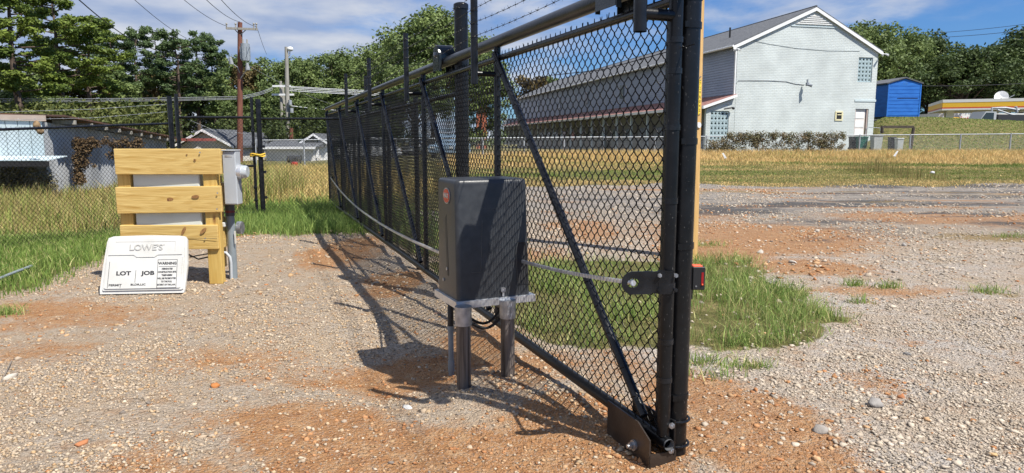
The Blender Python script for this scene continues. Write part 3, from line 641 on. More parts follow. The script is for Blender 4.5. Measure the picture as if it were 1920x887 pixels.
barbed('barbed_wire', [gp(-.05, 1.90, -.02), gp(.3, 1.87, -.02), gp(.6, 1.90, -.02), gp(1.1, 1.86, -.02), gp(1.6, 1.9, -.02)], M_wire, gate, r=.0022, step=.2, barb=.01)
# chain bracket bolted to the near upright
br = MB(); zc = .86; u = (GD*.25+GN*1).normalized()
base = gp(0, zc)+Vector((-.012, 0, .02))
A = Vector((-1, -.10, 0)).normalized(); B_ = Vector((-.10, 1, 0)).normalized()
def ring_plate(mb, c, ax_u, ax_w, th, R, rin, Lx, n=18):
    """rounded tongue with a hole at c, running Lx along ax_u from the hole's centre"""
    nrm = ax_u.cross(ax_w).normalized(); out = []; inn = []
    for k in range(n):
        g = 2*PI*k/n; x_, y_ = math.cos(g), math.sin(g); inn.append(c+(ax_u*x_*rin*1.25+ax_w*y_*rin))
        out.append(c+ax_u*(Lx if x_ > 0.01 else x_*R)+ax_w*(y_*R if x_ <= .01 else max(-R, min(R, y_/max(abs(x_), abs(y_))*R))))
    b = len(mb.v)
    for s_ in (0, 1):
        for p_ in out+inn: mb.v.append(p_+nrm*th*s_)
    for k in range(n):
        j = (k+1) % n
        mb.f += [(b+k, b+j, b+n+j, b+n+k), (b+2*n+k, b+3*n+k, b+3*n+j, b+2*n+j), (b+k, b+2*n+k, b+2*n+j, b+j), (b+n+k, b+n+j, b+3*n+j, b+3*n+k)]
hc = base-(-A)*0+A*.155+Vector((0, -.035, .0)); ring_plate(br, hc, -A, Z, .008, .052, .021, .085)
br.prism([hc-A*.085+Z*.047, hc-A*.085-Z*.047, base+Vector((-.01, -.045, -.055)), base+Vector((-.01, -.045, .055))], Vector((0, .008, 0)))
br.box(base+Vector((-.005, -.04, 0)), .066, .01, .105, (Vector((1, 0, 0)), Vector((0, 1, 0)), Z))
bo = br.build('chain_bracket', M_black, gate)
for dz in (-.033, .033):
    mb = MB(); mb.path([base+Vector((math.cos(g)*.037, -.01+math.sin(g)*.037, dz)) for g in np.linspace(-.3, PI+.3, 12)], .0048, 8)
    for sx_ in (-1, 1): mb.tube(base+Vector((sx_*.036, -.06, dz)), base+Vector((sx_*.036, 0, dz)), .0048, n=8); mb.tube(base+Vector((sx_*.036, -.056, dz)), base+Vector((sx_*.036, -.046, dz)), .010, n=6)
    mb.build('u_bolt', M_galv if dz > 0 else M_black, bo, True)
fa = gp(5.55, .74, .04); MB().box(fa, .02, .10, .09, (GN, GD, Z), .004).tube(fa, fa+GN*.05, .02, n=10).build('far_chain_bracket', M_black, gate)
# adjuster tab at the third bay
tb = P(812, 508, 6.5); tbp = gp((tb.y-3.06)/2.12, .165, .05); MB().box(tbp, .05, .16, .055, (GN, GD, Z), .006).tube(tbp+GN*.03-GD*.05, tbp+GN*.05-GD*.05, .014, n=8).build('rail_bracket', M_galv, gate)
# ---------------------------------------------------------------- support posts with roller covers
def roller_cover(Y, post, parent):
    c = gate_xy(Y); c.z = ZT; R = .105; pts = []
    for g in np.linspace(0, PI, 13): pts.append(c+GD*(math.cos(g)*R)+Z*(.055+math.sin(g)*.105)-GN*.075)
    pts += [c-GD*R-Z*.075-GN*.075, c-GD*(R-.03)-Z*.075-GN*.075]+[c-GD*(R-.03)-GN*.075]+[c+GD*(R-.03)-GN*.075, c+GD*(R-.03)-Z*.075-GN*.075, c+GD*R-Z*.075-GN*.075]
    # hollow arch: a bent sheet plus two cheek plates above the beam
    mb = MB(); out = pts[:13]; n = 13
    ring_o = [c+GD*R-Z*.085]+[c+GD*(math.cos(g)*R)+Z*(.055+math.sin(g)*R) for g in np.linspace(0, PI, 13)]+[c-GD*R-Z*.085]
    ring_i = [c+GD*(R-.006)-Z*.085]+[c+GD*(math.cos(g)*(R-.006))+Z*(.055+math.sin(g)*(R-.006)) for g in np.linspace(0, PI, 13)]+[c-GD*(R-.006)-Z*.085]
    for i in range(len(ring_o)-1):
        if i in (0, len(ring_o)-2): # the sheet is cut away where the beam passes
            a, b = ring_o[i], ring_o[i+1]; lo, hi = (a, b) if a.z < b.z else (b, a)
            for s_ in (-1, 1): mb.box(((lo+hi)/2)+GN*s_*.062, .026, .006, (hi-lo).length, (GN, GD, Z))
            mb.box(hi-Z*.02, .15, .006, .05, (GN, GD, Z)); continue
        mb.prism([ring_o[i]-GN*.075, ring_o[i+1]-GN*.075, ring_i[i+1]-GN*.075, ring_i[i]-GN*.075], GN*.15)
    o = mb.build('roller_cover', M_cover2, parent, True)
    for s_ in (-1, 1):
        m2 = MB(); poly = [c+GD*(R-.004)-Z*.075]+[c+GD*(math.cos(g)*(R-.004))+Z*(.055+math.sin(g)*(R-.004)) for g in np.linspace(0, PI, 13)]+[c-GD*(R-.004)-Z*.075]
        poly = [q+GN*(s_*.074-.003) for q in poly]; m2.prism(poly, GN*.006); m2.build('cheek_plate', M_cover2, o, True)
    m3 = MB(); m3.tube(c+Z*.075-GN*.09, c+Z*.075+GN*.09, .012, n=8); m3.tube(c+Z*.075+GN*.078, c+Z*.075+GN*.094, .02, n=6); m3.build('axle_bolt', M_galv, o, True)
    m4 = MB(); m4.box((c+post)/2+Vector((0, 0, ZT+.0))*0+Z*(ZT-(c.z+post.z)/2)-GN*.05, .12, .05, .08, (GN, GD, Z), .005); m4.path([post+Z*(ZT-.05), post+Z*(ZT+.03)], .068, 18); m4.build('roller_clamp', M_black, parent, True)
M_cover2 = mat('black_roller_cover_steel', (.015, .019, .021), (.025, .03, .033), rough=.22, scale=7)
def cap_post(name, p, r, h, label, dome=True):
    t = thing(name, label, 'gate post', (p.x, p.y, 0))
    MB().tube(Vector((p.x, p.y, -.1)), Vector((p.x, p.y, h)), r, n=26).build('post', M_post, t, True)
    mb = MB(); ps = []; rs = []
    ps = [Vector((p.x, p.y, h-.035)), Vector((p.x, p.y, h+.002))]; rs = [r+.006, r+.006]
    for a in np.linspace(.15, PI/2-.02, 6): ps.append(Vector((p.x, p.y, h+.002+math.sin(a)*.025))); rs.append((r+.006)*math.cos(a))
    mb.path(ps, rs, 22); mb.build('post_cap', M_black, t, True); return t
pn = Vector((.774, 3.135, 0)); near = cap_post('gate_post', pn, .0525, 2.85, 'thick black steel gate post with a clamped roller box at its foot, nearest the camera')
pf = Vector((-.452, 6.35, 0)); farp = cap_post('gate_post', pf, .061, P(865, 10, 6.35).z, 'black capped gate post standing behind the gate, left of the near one')
for z in (.10+.22, 1.03, 1.50, 2.0, 2.12):
    mb = MB(); mb.path([pn+Z*(z-.014), pn+Z*(z+.014)], .0565, 24); mb.box(pn+Vector((-.02, -.058, z)), .02, .012, .025); mb.build('brace_band', M_post, near, True)
roller_cover(3.52, pn, near); roller_cover(6.55, pf, farp)
# foot roller box clamped to the near post
hb = MB(); c = gp(.035, 0, 0)+Z*0
cb_ = gate_xy(3.16)
for s_, y0, y1 in ((.085, 3.03, 3.40), (-.06, 3.05, 3.40)):
    q = lambda Y, z: (gate_xy(Y)+GN*s_+Z*z)
    pts = [q(y0, .15), q(y0, .02), q(y0+.02, -.02), q(y0+.06, -.045), q(y1-.08, -.05), q(y1-.03, -.03), q(y1, .02), q(y1, .20), q(y0+.10, .20)]
    hb.prism(pts, GN*.007)
hb.prism([gate_xy(3.04)+GN*.085+Z*.005, gate_xy(3.04)-GN*.053+Z*.005, gate_xy(3.40)-GN*.053-Z*.045, gate_xy(3.40)+GN*.085-Z*.045], Z*-.008)
hb.prism([gate_xy(3.03)+GN*.091+Z*.08, gate_xy(3.03)-GN*.053+Z*.08, gate_xy(3.03)-GN*.053-Z*.03, gate_xy(3.03)+GN*.091-Z*.03], GD*.007)
ho = hb.build('roller_housing', M_brown, near)
bc_ = gate_xy(3.15)+GN*.09+Z*.075; mb = MB(); mb.tube(bc_, bc_+GN*.012, .026, n=14); mb.tube(bc_+GN*.01, bc_+GN*.028, .018, n=6); mb.tube(bc_+GN*.028, bc_+GN*.042, .010, n=10); mb.build('housing_bolt', M_galv, ho, True)
mb = MB(); mb.tube(gate_xy(3.3)+Z*.035-GN*.045, gate_xy(3.3)+Z*.035+GN*.075, .045, n=18); mb.build('guide_wheel', M_rub, ho, True)
plt = pn+Vector((-.055, -.055, .145)); mb = MB(); mb.box(plt, .012, .10, .17, (Vector((.75, .66, 0)).normalized(), Vector((-.66, .75, 0)).normalized(), Z), .003); mb.build('clamp_plate', M_post, near)
for dz in (.085, .205):
    mb = MB(); mb.path([pn+Vector((math.cos(g)*.0625, math.sin(g)*.0625, dz)) for g in np.linspace(-2.3+.0, 1.9, 20)], .0065, 8)
    e1 = pn+Vector((math.cos(-2.3)*.0625, math.sin(-2.3)*.0625, dz)); mb.tube(e1, e1+Vector((-.055, .0, 0)), .0065, n=8); mb.tube(e1+Vector((-.028, 0, 0)), e1+Vector((-.040, 0, 0)), .014, n=6)
    mb.build('u_bolt', M_post, near, True)
    mb = MB(); c_ = pn+Vector((-.035, -.085, dz)); mb.tube(c_, c_+Vector((-.012, -.03, 0)), .007, n=8); mb.tube(c_+Vector((-.002, -.006, 0)), c_+Vector((-.007, -.018, 0)), .014, n=6); mb.build('nut', M_galv, near, True)
# photo sensor on the post
sp = pn+Vector((.085, .02, .875)); t = thing('gate_sensor', 'small black sensor with an orange top and red lens on the near post', 'sensor', tuple(sp))
su = Vector((.93, .36, 0)).normalized(); sv = Vector((-.36, .93, 0)).normalized()
sv2 = Vector((.0, 1, 0)); su2 = Vector((1, 0, 0))
MB().box(sp, .058, .050, .108, (su2, sv2, Z), .003).build('housing', M_rub, t)
MB().box(sp+Z*.0565-su2*.006, .045, .046, .006, (su2, sv2, Z), .002).build('orange_cap', M_orange, t)
MB().box(sp+su2*.016-sv2*.0258-Z*.002, .010, .002, .062, (su2, sv2, Z)).build('red_lens', mat('red_lens', (.25, .005, .01), (.3, .01, .015), rough=.15), t)
MB().ball(sp+su2*.016-sv2*.028-Z*.028, .0042, 8, 6).build('indicator', M_orange, t)
MB().tube(sp-su2*.012-sv2*.025-Z*.036, sp-su2*.012-sv2*.028-Z*.036, .004, n=8).build('screw', M_galv, t)
MB().box(sp-su2*.034-Z*.02, .022, .03, .12, (su2, sv2, Z)).box(sp-su2*.028-Z*.07, .014, .012, .06, (su2, sv2, Z)).build('mount', M_rub, t)
# ---------------------------------------------------------------- gate operator
oc0 = Vector((-.338, 4.128, 0)); ou = Vector((.909, .416, 0)).normalized(); ov = Vector((-ou.y, ou.x, 0))           # ou: across (to the gate), ov: away
op = thing('gate_operator', 'charcoal box shaped gate motor on two steel legs beside the sliding gate', 'gate motor', (oc0.x+.2, oc0.y+.2, 0))
zp = .525; PWd, PDp = .533, .415; pc = oc0+ou*PWd/2+ov*PDp/2
plate = MB(); plate.box(pc+Z*(zp-.0), PWd, PDp, .008, (ou, ov, Z))
for s_ in (-1, 1):
    plate.box(pc+ou*s_*(PWd/2)+Z*(zp-.018), .006, PDp-.0, .042, (ou, ov, Z)); plate.box(pc+ov*s_*(PDp/2)+Z*(zp-.0185), PWd+.006, .006, .043, (ou, ov, Z))
plate.build('base_plate', M_alu, op)
def rounded_box_loft(cx_fn, levels, rad, n=6):
    """levels: (z, half width, half depth, centre) -> rings of a rounded rectangle"""
    mb = MB(); rings = []
    for (z, hw, hd, c, rr) in levels:
        ring = []
        for (sx_, sy_, a0) in ((1, 1, 0), (-1, 1, PI/2), (-1, -1, PI), (1, -1, 1.5*PI)):
            for k in range(n+1):
                a = a0+PI/2*k/n; ring.append(len(mb.v)); mb.v.append(c+ou*(sx_*(hw-rr)+math.cos(a)*rr)+ov*(sy_*(hd-rr)+math.sin(a)*rr)+Z*z)
        rings.append(ring)
    for a, b in zip(rings, rings[1:]):
        for k in range(len(a)): j = (k+1) % len(a); mb.f.append((a[k], a[j], b[j], b[k]))
    mb.f.append(tuple(rings[-1])); return mb
bw, bd, tw, td = .248, .190, .236, .172; zc0, zc1 = zp+.004, 1.270
cc_ = pc-ou*.004+Z*0
lv = [(zc0, bw, bd, cc_, .03), (zc1-.03, tw+.002, td+.002, cc_-ou*.01, .03), (zc1-.012, tw-.001, td-.001, cc_-ou*.01, .028), (zc1-.003, tw-.009, td-.009, cc_-ou*.01, .022), (zc1, tw-.022, td-.022, cc_-ou*.01, .012)]
co_ = rounded_box_loft(None, lv, .03).build('cover', M_cover, op, True)
def cov_pt(fu, z, face, out=0.):
    """a point on the cover: face 'front' (towards the camera) or 'left'; fu -1..1 across"""
    f = (z-zc0)/(zc1-zc0); hw = bw+(tw-bw)*f; hd = bd+(td-bd)*f; c = cc_-ou*.01*f
    return c+ou*fu*hw-ov*(hd+out)+Z*z if face == 'front' else c-ou*(hw+out)-ov*fu*hd*-1*-1+Z*z
def groove(pts, parent, m=M_dark, r=.002, name='seam'):
    mb = MB(); mb.path(pts, r, 6); return mb.build(name, m, parent)
M_seam = mat('cover_ridge', (.045, .048, .053), (.055, .058, .063), rough=.4)
# raised access panel outline on the front
groove([cov_pt(-.62, .70, 'front'), cov_pt(-.40, .70, 'front'), cov_pt(-.36, .72, 'front'), cov_pt(-.30, 1.02, 'front')], co_, M_seam, .0026, 'panel_ridge')
groove([cov_pt(-.28, 1.09, 'front'), cov_pt(.2, 1.09, 'front')], co_, M_seam, .0022, 'panel_ridge')
groove([cov_pt(.25, .93, 'front'), cov_pt(.36, .905, 'front'), cov_pt(.56, .905, 'front'), cov_pt(.62, .93, 'front')], co_, M_seam, .0022, 'panel_ridge')
# chain opening low on the right side (front corner)
mb = MB(); a = cov_pt(.62, .82, 'front', .0015); 
pts = [cov_pt(.63, .60, 'front', .002), cov_pt(.93, .60, 'front', .002), cov_pt(.93, .83, 'front', .002), cov_pt(.88, .87, 'front', .002), cov_pt(.68, .87, 'front', .002), cov_pt(.63, .83, 'front', .002)]
mb.prism(pts, ov*.004); mb.build('chain_opening', M_dark, co_)
mb = MB(); mb.path(pts, .004, 6, closed=True); mb.build('opening_rim', M_cover, co_)
# slot and rivets on the left cheek
pts = []
fl = lambda fu, z, out=.0: (lambda f: cc_-ou*.01*f-ou*((bw+(tw-bw)*f)+out)+ov*fu*(bd+(td-bd)*f)+Z*z)((z-zc0)/(zc1-zc0))
mb = MB(); mb.prism([fl(-.18, .66, .002), fl(.0, .66, .002), fl(.16, 1.02, .002), fl(-.02, 1.05, .002)], ou*.006); mb.build('side_recess', mat('cover_recess', (.018, .019, .02), rough=.5), co_)
for (fu, z) in ((-.02, .70), (.35, .62)): mb = MB(); mb.tube(fl(fu, z, -.002), fl(fu, z, .006), .011, n=12); mb.build('side_screw', M_galv, co_, True)
# oval red badge with raised letters
bcn = fl(-.1, 1.165, .003); mb = MB(); nrm = -ou; wv_ = Z
pts = [bcn-ov*math.cos(g)*.062+Z*math.sin(g)*.050 for g in np.linspace(0, 2*PI, 28, endpoint=False)]
bd_ = MB().prism(pts, -ou*.004).build('badge_rim', M_galv, co_)
mb = MB(); mb.prism([bcn-ou*.004-ov*math.cos(g)*.055+Z*math.sin(g)*.043 for g in np.linspace(0, 2*PI, 28, endpoint=False)], -ou*.002); bdd = mb.build('badge', M_red, co_)
text_obj('MAX', .044, M_alu, 'badge_lettering', co_, bcn-ou*.0075, -ov, Z, sx=.9, bold=.001)
# key lock on the front
k0 = cov_pt(.22, .575, 'front', .0); mb = MB(); mb.tube(k0, k0-ov*.012, .017, n=16); kl = mb.build('key_lock', M_galv, co_, True)
mb = MB(); mb.tube(k0-ov*.012, k0-ov*.015, .006, n=8); mb.box(k0-ov*.008-Z*.026, .012, .006, .03, (ou, ov, Z)); mb.build('lock_tab', M_alu, op)
# legs with collars
for (px, py) in ((870, 728), (952, 710)):
    g = G(px, py); 
    lg = MB().tube(Vector((g.x, g.y, -.05)), Vector((g.x, g.y, zp-.02)), .0445, n=28).build('leg', M_leg, op, True)
    MB().path([Vector((g.x, g.y, zp-.125)), Vector((g.x, g.y, zp-.01))], .051, 26).build('leg_collar', M_galv, op, True)
# conduit behind the left leg and black cable loops
g = G(846, 690); mb = MB(); mb.tube(Vector((g.x, g.y, -.05)), Vector((g.x, g.y, .30)), .018, n=14); mb.path([Vector((g.x, g.y, -.02)), Vector((g.x, g.y, .05))], .022, 14); mb.tube(Vector((g.x, g.y, .25)), Vector((g.x, g.y, .29)), .022, n=14); mb.build('conduit', M_pvc, op, True)
mb = MB(); mb.path([Vector((g.x, g.y, .29)), Vector((g.x, g.y, .42)), Vector((g.x+.03, g.y+.02, .47)), Vector((g.x+.10, g.y+.02, .50))], .020, 12); mb.build('flexible_conduit', M_rub, op, True)
for q, (r, dz) in enumerate(((.15, 0), (.17, -.012), (.135, .01))):
    a_ = Vector((-.30, 4.24+.02*q, 0)); pts = []
    for f in np.linspace(0, 1, 14): pts.append(a_+ou*(.06+.27*f)+ov*(.02*q)+Z*(.36+dz+.17*f**2.4-.06*math.sin(PI*f)))
    mb = MB(); mb.path(pts, .009, 8); mb.build('cable', M_rub, op, True)
mb = MB(); mb.box(pc+ou*.16+ov*.12+Z*(zp-.07), .03, .1, .14, (ou, ov, Z)); mb.build('bracket', M_black, op)
# ---------------------------------------------------------------- drive chain
dc = thing('drive_chain', 'silver roller chain stretched from the gate motor to the two ends of the gate', 'chain', tuple(gp(0, .8)))
def chain(pts, parent, w_=.014, hgt=.018, pitch=.017, m=M_alu):
    mb = MB(); P_ = [Vector(p) for p in pts]; L_ = [0]
    for a, b in zip(P_, P_[1:]): L_.append(L_[-1]+(b-a).length)
    n = int(L_[-1]/pitch); k = 0
    for i in range(n):
        s_ = (i+.5)*pitch
        while k < len(L_)-2 and L_[k+1] < s_: k += 1
        f = (s_-L_[k])/(L_[k+1]-L_[k]); c = P_[k].lerp(P_[k+1], f); d = (P_[k+1]-P_[k]).normalized(); u = d.cross(Z).normalized(); v = u.cross(d)
        if i % 2: mb.box(c, pitch*1.25, w_*.5, hgt*.85, (d, u, v))
        else:
            for s2 in (-1, 1): mb.box(c+u*s2*w_*.42, pitch*1.3, .0022, hgt, (d, u, v))
    return mb.build('chain_strand', m, parent)
c_op = cov_pt(.80, .745, 'front', -.1); c_br = hc+Vector((.0, -.012, 0))
c_a = Vector(cov_pt(.80, .745, 'front', -.02)); sl = c_br+(c_a-c_br).normalized()*.075
chain([c_op]+[c_a.lerp(sl, f)-Z*.012*math.sin(PI*f) for f in np.linspace(0, 1, 8)], dc)
MB().tube(sl, c_br, .0095, n=10).tube(c_br, c_br+Vector((0, .03, 0)), .013, n=10).build('chain_sleeve', M_alu, dc, True)
st_ = fl(.3, .78, -.01); en = fa+GN*.05; chain([st_.lerp(en, f)-Z*.17*4*f*(1-f)*(1.0) for f in np.linspace(0, 1, 24)], dc, pitch=.022, w_=.014)
# ---------------------------------------------------------------- fixed black fences
def fence_bay(t, A_, B_, zt, zb, zt2=None, zb2=None, k=2, r=.0027, rail=.021, bottom=False, name_rail='top_rail', barbs=True):
    zt2 = zt if zt2 is None else zt2; zb2 = zb if zb2 is None else zb2; d = (B_-A_); Ln = d.length; d = d.normalized()
    MB().tube(A_+Z*zt, B_+Z*zt2, rail, n=12).build(name_rail, M_black, t, True)
    if bottom: MB().tube(A_+Z*zb, B_+Z*zb2, rail, n=12).build('bottom_rail', M_black, t, True)
    chain_link('chain_link_mesh', A_, d, Ln, zb, zt+.01, M_wire, t, r=r, z0b=zb2, z1b=zt2+.01, k=k, knuckle=barbs)
# behind the sliding gate
fx = thing('chain_link_fence', 'fixed black chain link fence close behind the far half of the sliding gate', 'fence', tuple(pf))
o_ = -.16
A_ = gp((6.42-3.06)/2.12, 0, o_+.07); B_ = gp(5.45, 0, o_)
fence_bay(fx, A_, B_, 1.93, .05, k=2)
for f in (.2, .4, .6, .8, 1.0):
    p_ = A_.lerp(B_, f); MB().tube(p_, p_+Z*2.0, .028, n=14).build('fence_post', M_black, fx, True)
# from the swing gate to the far end of the sliding gate
YG = 13.7
gA, gB, gC, gD_ = [Vector((P(px, 260, YG).x, YG, 0)) for px in (334, 475, 488, 690)]
ff = thing('chain_link_fence', 'black chain link fence between the yellow tied swing gate and the sliding gate', 'fence', tuple(gC))
fence_bay(ff, gC+Vector((.04, 0, 0)), gD_, 1.935, .10)
mb = MB(); mb.tube(gD_, gD_+Z*2.75, .05, n=16); mb.build('fence_post', M_black, ff, True)
for (px, top, r) in ((487, 186, .048),):
    p_ = P(px, 260, YG); q_ = P(px, top, YG); MB().tube(Vector((p_.x, YG, -.05)), Vector((p_.x, YG, q_.z)), r, n=16).build('fence_post', M_black, ff, True)
for z in (.4, .9, 1.4): MB().tube(gC+Vector((.06, -.01, z)), gC+Vector((.06, .01, z)), .03, n=8).build('brace_band', M_black, ff)
# swing gate leaf
sg = thing('swing_gate', 'square black pipe framed chain link swing gate, closed behind the meter', 'gate', tuple(gA))
MB().tube(gA+Z*.09, gA+Z*2.35, .028, n=14).build('frame_pipe', M_black, sg, True); MB().tube(gB+Z*.09, gB+Z*2.35, .028, n=14).build('frame_pipe', M_black, sg, True)
for z, nm in ((1.96, 'frame_pipe'), (.09, 'frame_pipe'), (1.02, 'frame_pipe')): MB().tube(gA+Z*z, gB+Z*z, .024, n=12).build(nm, M_black, sg, True)
chain_link('chain_link_mesh', gA, Vector((1, 0, 0)), (gB-gA).length, .09, 1.96, M_wire, sg, knuckle=False)
mb = MB()
for z in (.35, .6, 1.25, 1.45, 1.7): mb.tube(gB+Vector((-.03, -.01, z)), gB+Vector((.03, -.01, z)), .03, n=6)
mb.build('hinge', M_black, sg, kind='stuff')
# yellow rope round both posts
rp = MB(); cx_ = (gB.x+gC.x)/2
rp.path([Vector((cx_+math.cos(g)*(abs(gC.x-gB.x)/2+.07), YG+math.sin(g)*.09, 1.22+.015*math.sin(3*g))) for g in np.linspace(0, 2*PI, 22, endpoint=False)], .016, 7, closed=True)
rp.path([Vector((cx_+math.cos(g)*(abs(gC.x-gB.x)/2+.075), YG+math.sin(g)*.10, 1.25+.012*math.cos(3*g))) for g in np.linspace(0, 2*PI, 22, endpoint=False)], .014, 7, closed=True)
o = rp.build('rope', M_rope); recentre(o); tag(o, 'yellow rope tying the swing gate to its post', 'rope')
# left perimeter fence
lf = thing('chain_link_fence', 'black chain link fence along the grass on the left, in front of the metal shed', 'fence', tuple(P(316, 400, 13)*1))
L0 = Vector((P(-330, 260, 8.2).x, 8.2, 0)); L1 = Vector((P(0, 260, 10).x, 10, 0)); L2 = Vector((P(316, 260, 13).x, 13, 0))
zt1 = P(0, 243, 10).z; zt2_ = P(316, 232, 13).z
fence_bay(lf, L1, L2, zt1, -.12, zt2_, -.02); d_ = (L1-L2).normalized(); L0 = L1+d_*2.8
chain_link('chain_link_mesh', L0, -d_, 2.8, -.2, zt1-.05, M_wire, lf, z0b=-.12, z1b=zt1+.01); MB().tube(L0+Z*(zt1-.06), L1+Z*zt1, .021, n=12).build('top_rail', M_black, lf, True)
for p_, zt_ in ((L0, zt1-.02), ): MB().tube(p_-Z*.3, p_+Z*(zt_+.02), .026, n=14).build('fence_post', M_black, lf, True)
for (px, top, r) in ((317, 180, .045), (330, 176, .03)):
    q_ = P(px, top, 13.2 if px == 317 else 13.6); MB().tube(Vector((q_.x, q_.y, -.05)), q_, r, n=16).build('fence_post', M_black, lf, True)
for zz_, kz in ((2.02, .0), (2.16, .03)):
    barbed('barbed_wire', [L0+Z*(zz_-.3), L1+Z*(zz_-.22-kz), L1.lerp(L2, .5)+Z*(zz_-.14), L2+Z*(zz_+.02)], M_galv_far, lf, r=.0025, step=.3)
barbed('barbed_wire', [gA+Z*2.02, gA.lerp(gB, .5)+Z*1.70, gB+Z*1.64], M_galv_far, sg, r=.0025, step=.3)
# ---------------------------------------------------------------- wooden utility pole behind the near post
g = G(1288, 483); wp = thing('utility_pole', 'yellow treated pine utility pole standing right behind the near gate post', 'utility pole', tuple(g))
mb = MB(); mb.tube(Vector((g.x, g.y, -.1)), Vector((g.x-.06, g.y+.0, 9)), .135, .105, n=24); mb.build('pole', M_pole, wp, True)
pr = lambda z, a: Vector((g.x-.06*z/9, g.y, z))+Vector((math.cos(a), math.sin(a), 0))*(.135-.03*z/9+.001)
c1, c0 = P(1297.5, 150, g.y).z, P(1297.5, 216, g.y).z; aa = -.95; N_ = Vector((math.cos(aa), math.sin(aa), 0)); U_ = Vector((-math.sin(aa), math.cos(aa), 0))
mb = MB(); mb.box((pr(c1, aa)+pr(c0, aa))/2+N_*.002, .036, .004, c1-c0, (U_, N_, Z)); tg = mb.build('number_tag', M_yellow, wp)
chs = '729X042'
for i, ch in enumerate(chs):
    z = c1-.03-(c1-c0-.06)*(i+.5)/len(chs); text_obj(ch, .052, M_ink, 'tag_digit', wp, pr(z, aa)+N_*.0052, U_, Z)
for z in (c1-.01, c0+.01, c1+.03): MB().tube(pr(z, aa)+N_*.003, pr(z, aa)+N_*.012, .008, n=8).build('nail', M_galv, wp)
zz_ = P(1297, 235, g.y).z; MB().tube(pr(zz_, aa-.05), pr(zz_, aa-.05)+N_*.015, .036, n=20).build('bolt_plate', mat('pale_zinc', (.6, .6, .6), rough=.5), wp, True)
# ---------------------------------------------------------------- timber screen with meter
tp0 = G(403, 530); ang = math.radians(4); tu = Vector((1, .06, 0)).normalized(); tv = Vector((-.06, 1, 0)).normalized()
ts = thing('timber_screen', 'screen of yellow pine boards on posts with a grey panel showing between the boards', 'timber screen', tuple(tp0))
Yf = tp0.y-.07
def pz(px, py): return P(px, py, Yf).z
def px_x(px, py=350): return P(px, py, Yf).x
def board(x0, x1, y0, y1, Yc, th, m=M_pine, name='board', lab=None, tilt=0.):
    a, b = P(x0, (y0+y1)/2, Yc), P(x1, (y0+y1)/2, Yc); hz = abs(P(x0, y0, Yc).z-P(x0, y1, Yc).z); c = (a+b)/2; ux = Vector((1, .03, tilt)).normalized(); uz = ux.cross(Vector((0, 1, 0))).normalized()
    mb = MB(); mb.box(c, (b-a).length, th, hz, (ux, Vector((-.03, 1, 0)), uz), .004)
    o = mb.build(name, m, None, label=lab); me = o.data; n = len(me.vertices); cc0 = np.empty(n*3); me.vertices.foreach_get('co', cc0)
    cc0 = cc0.reshape(-1, 3)-np.array(c); me.vertices.foreach_set('co', cc0.ravel()); o.parent = ts; o.location = c-ORG[ts.name]; ORG[o.name] = c; return o
b1 = board(218, 414, 279, 327, Yf, .042, tilt=.0); b2 = board(221, 415, 350, 399, Yf, .042, tilt=.012); b3 = board(229, 409, 422, 467, Yf, .042, tilt=-.0)
mb = MB(); sq = P(310, 448, Yf-.023)
mb = MB(); mb.path([P(232, 446, Yf-.0212), P(300, 447, Yf-.0212), P(345, 446, Yf-.0212), P(407, 447.5, Yf-.0212)], .0018, 4); mb.build('split', M_dark, ts)
M_knot = mat('wood_knot', (.16, .06, .015), (.34, .18, .06), rough=.7, scale=40)
for (px, py, a_, b_, tl) in ((271, 307, .030, .022, .3), (365, 300, .012, .010, 0), (318, 374, .040, .020, .1), (366, 369, .040, .018, .1), (344, 433, .016, .05, -.5), (381, 433, .018, .045, -.8), (350, 290, .008, .007, 0), (250, 430, .007, .007, 0)):
    q = P(px, py, Yf-.0215); mb = MB(); mb.prism([q+Vector((math.cos(g)*a_*math.cos(tl)-math.sin(g)*b_*math.sin(tl), (px-310)*.00017, math.cos(g)*a_*math.sin(tl)+math.sin(g)*b_*math.cos(tl)))*random.uniform(.88, 1.0) if 0 else q+Vector((math.cos(g)*a_*math.cos(tl)-math.sin(g)*b_*math.sin(tl), 0, math.cos(g)*a_*math.sin(tl)+math.sin(g)*b_*math.cos(tl))) for g in np.linspace(0, 2*PI, 14, endpoint=False)], Vector((0, .004, 0))); mb.build('knot', M_knot, ts)
for (px, py) in ((247, 286), (375, 286), (385, 447), (226, 362), (408, 362), (226, 390), (407, 392), (226, 318), (236, 440)): q = P(px, py, Yf-.022); MB().tube(q, q-Vector((0, .006, 0)), .008, n=10).build('bolt_head', M_galv, ts, True)
# back rails seen past the right ends
for (y0, y1, z0) in ((280, 325, 0), (343, 388, 0), (408, 465, 0)): board(405, 417, y0, y1, Yf+.20, .24, m=M_pine, name='back_board')
def post(px, y0, y1, wpx, Yc, th=.09, m=M_pinez):
    c0, c1 = P(px, y1, Yc), P(px, y0, Yc); c0.x = c1.x = P(px, (y0+y1)/2, Yc).x; wd = wpx/F*Yc; mb = MB(); mb.box((Vector((c1.x, Yc, c1.z))+Vector((c0.x, Yc, c0.z)))/2, wd, th, c1.z-c0.z, None, .004); return mb.build('post', m, ts)
post(240, 282, 447+40, 24, Yf+.068); post(401, 282, 531, 25, Yf+.068); post(409, 330, 500, 18, Yf+.35)
mb = MB(); a, b = P(251, 300, Yf+.085), P(384, 445, Yf+.085); mb.box((a+b)/2, b.x-a.x, .10, a.z-b.z, None, .01); mb.build('grey_panel', mat('pale_grey_enamel', (.52, .56, .53), (.58, .62, .59), rough=.45, scale=3), ts)
text_obj('SYP 2', .05, mat('faint_ink', (.32, .22, .08), rough=.8), 'grade_stamp', ts, P(297, 379, Yf-.0215), (0, 0, 1), (-1, 0, 0))
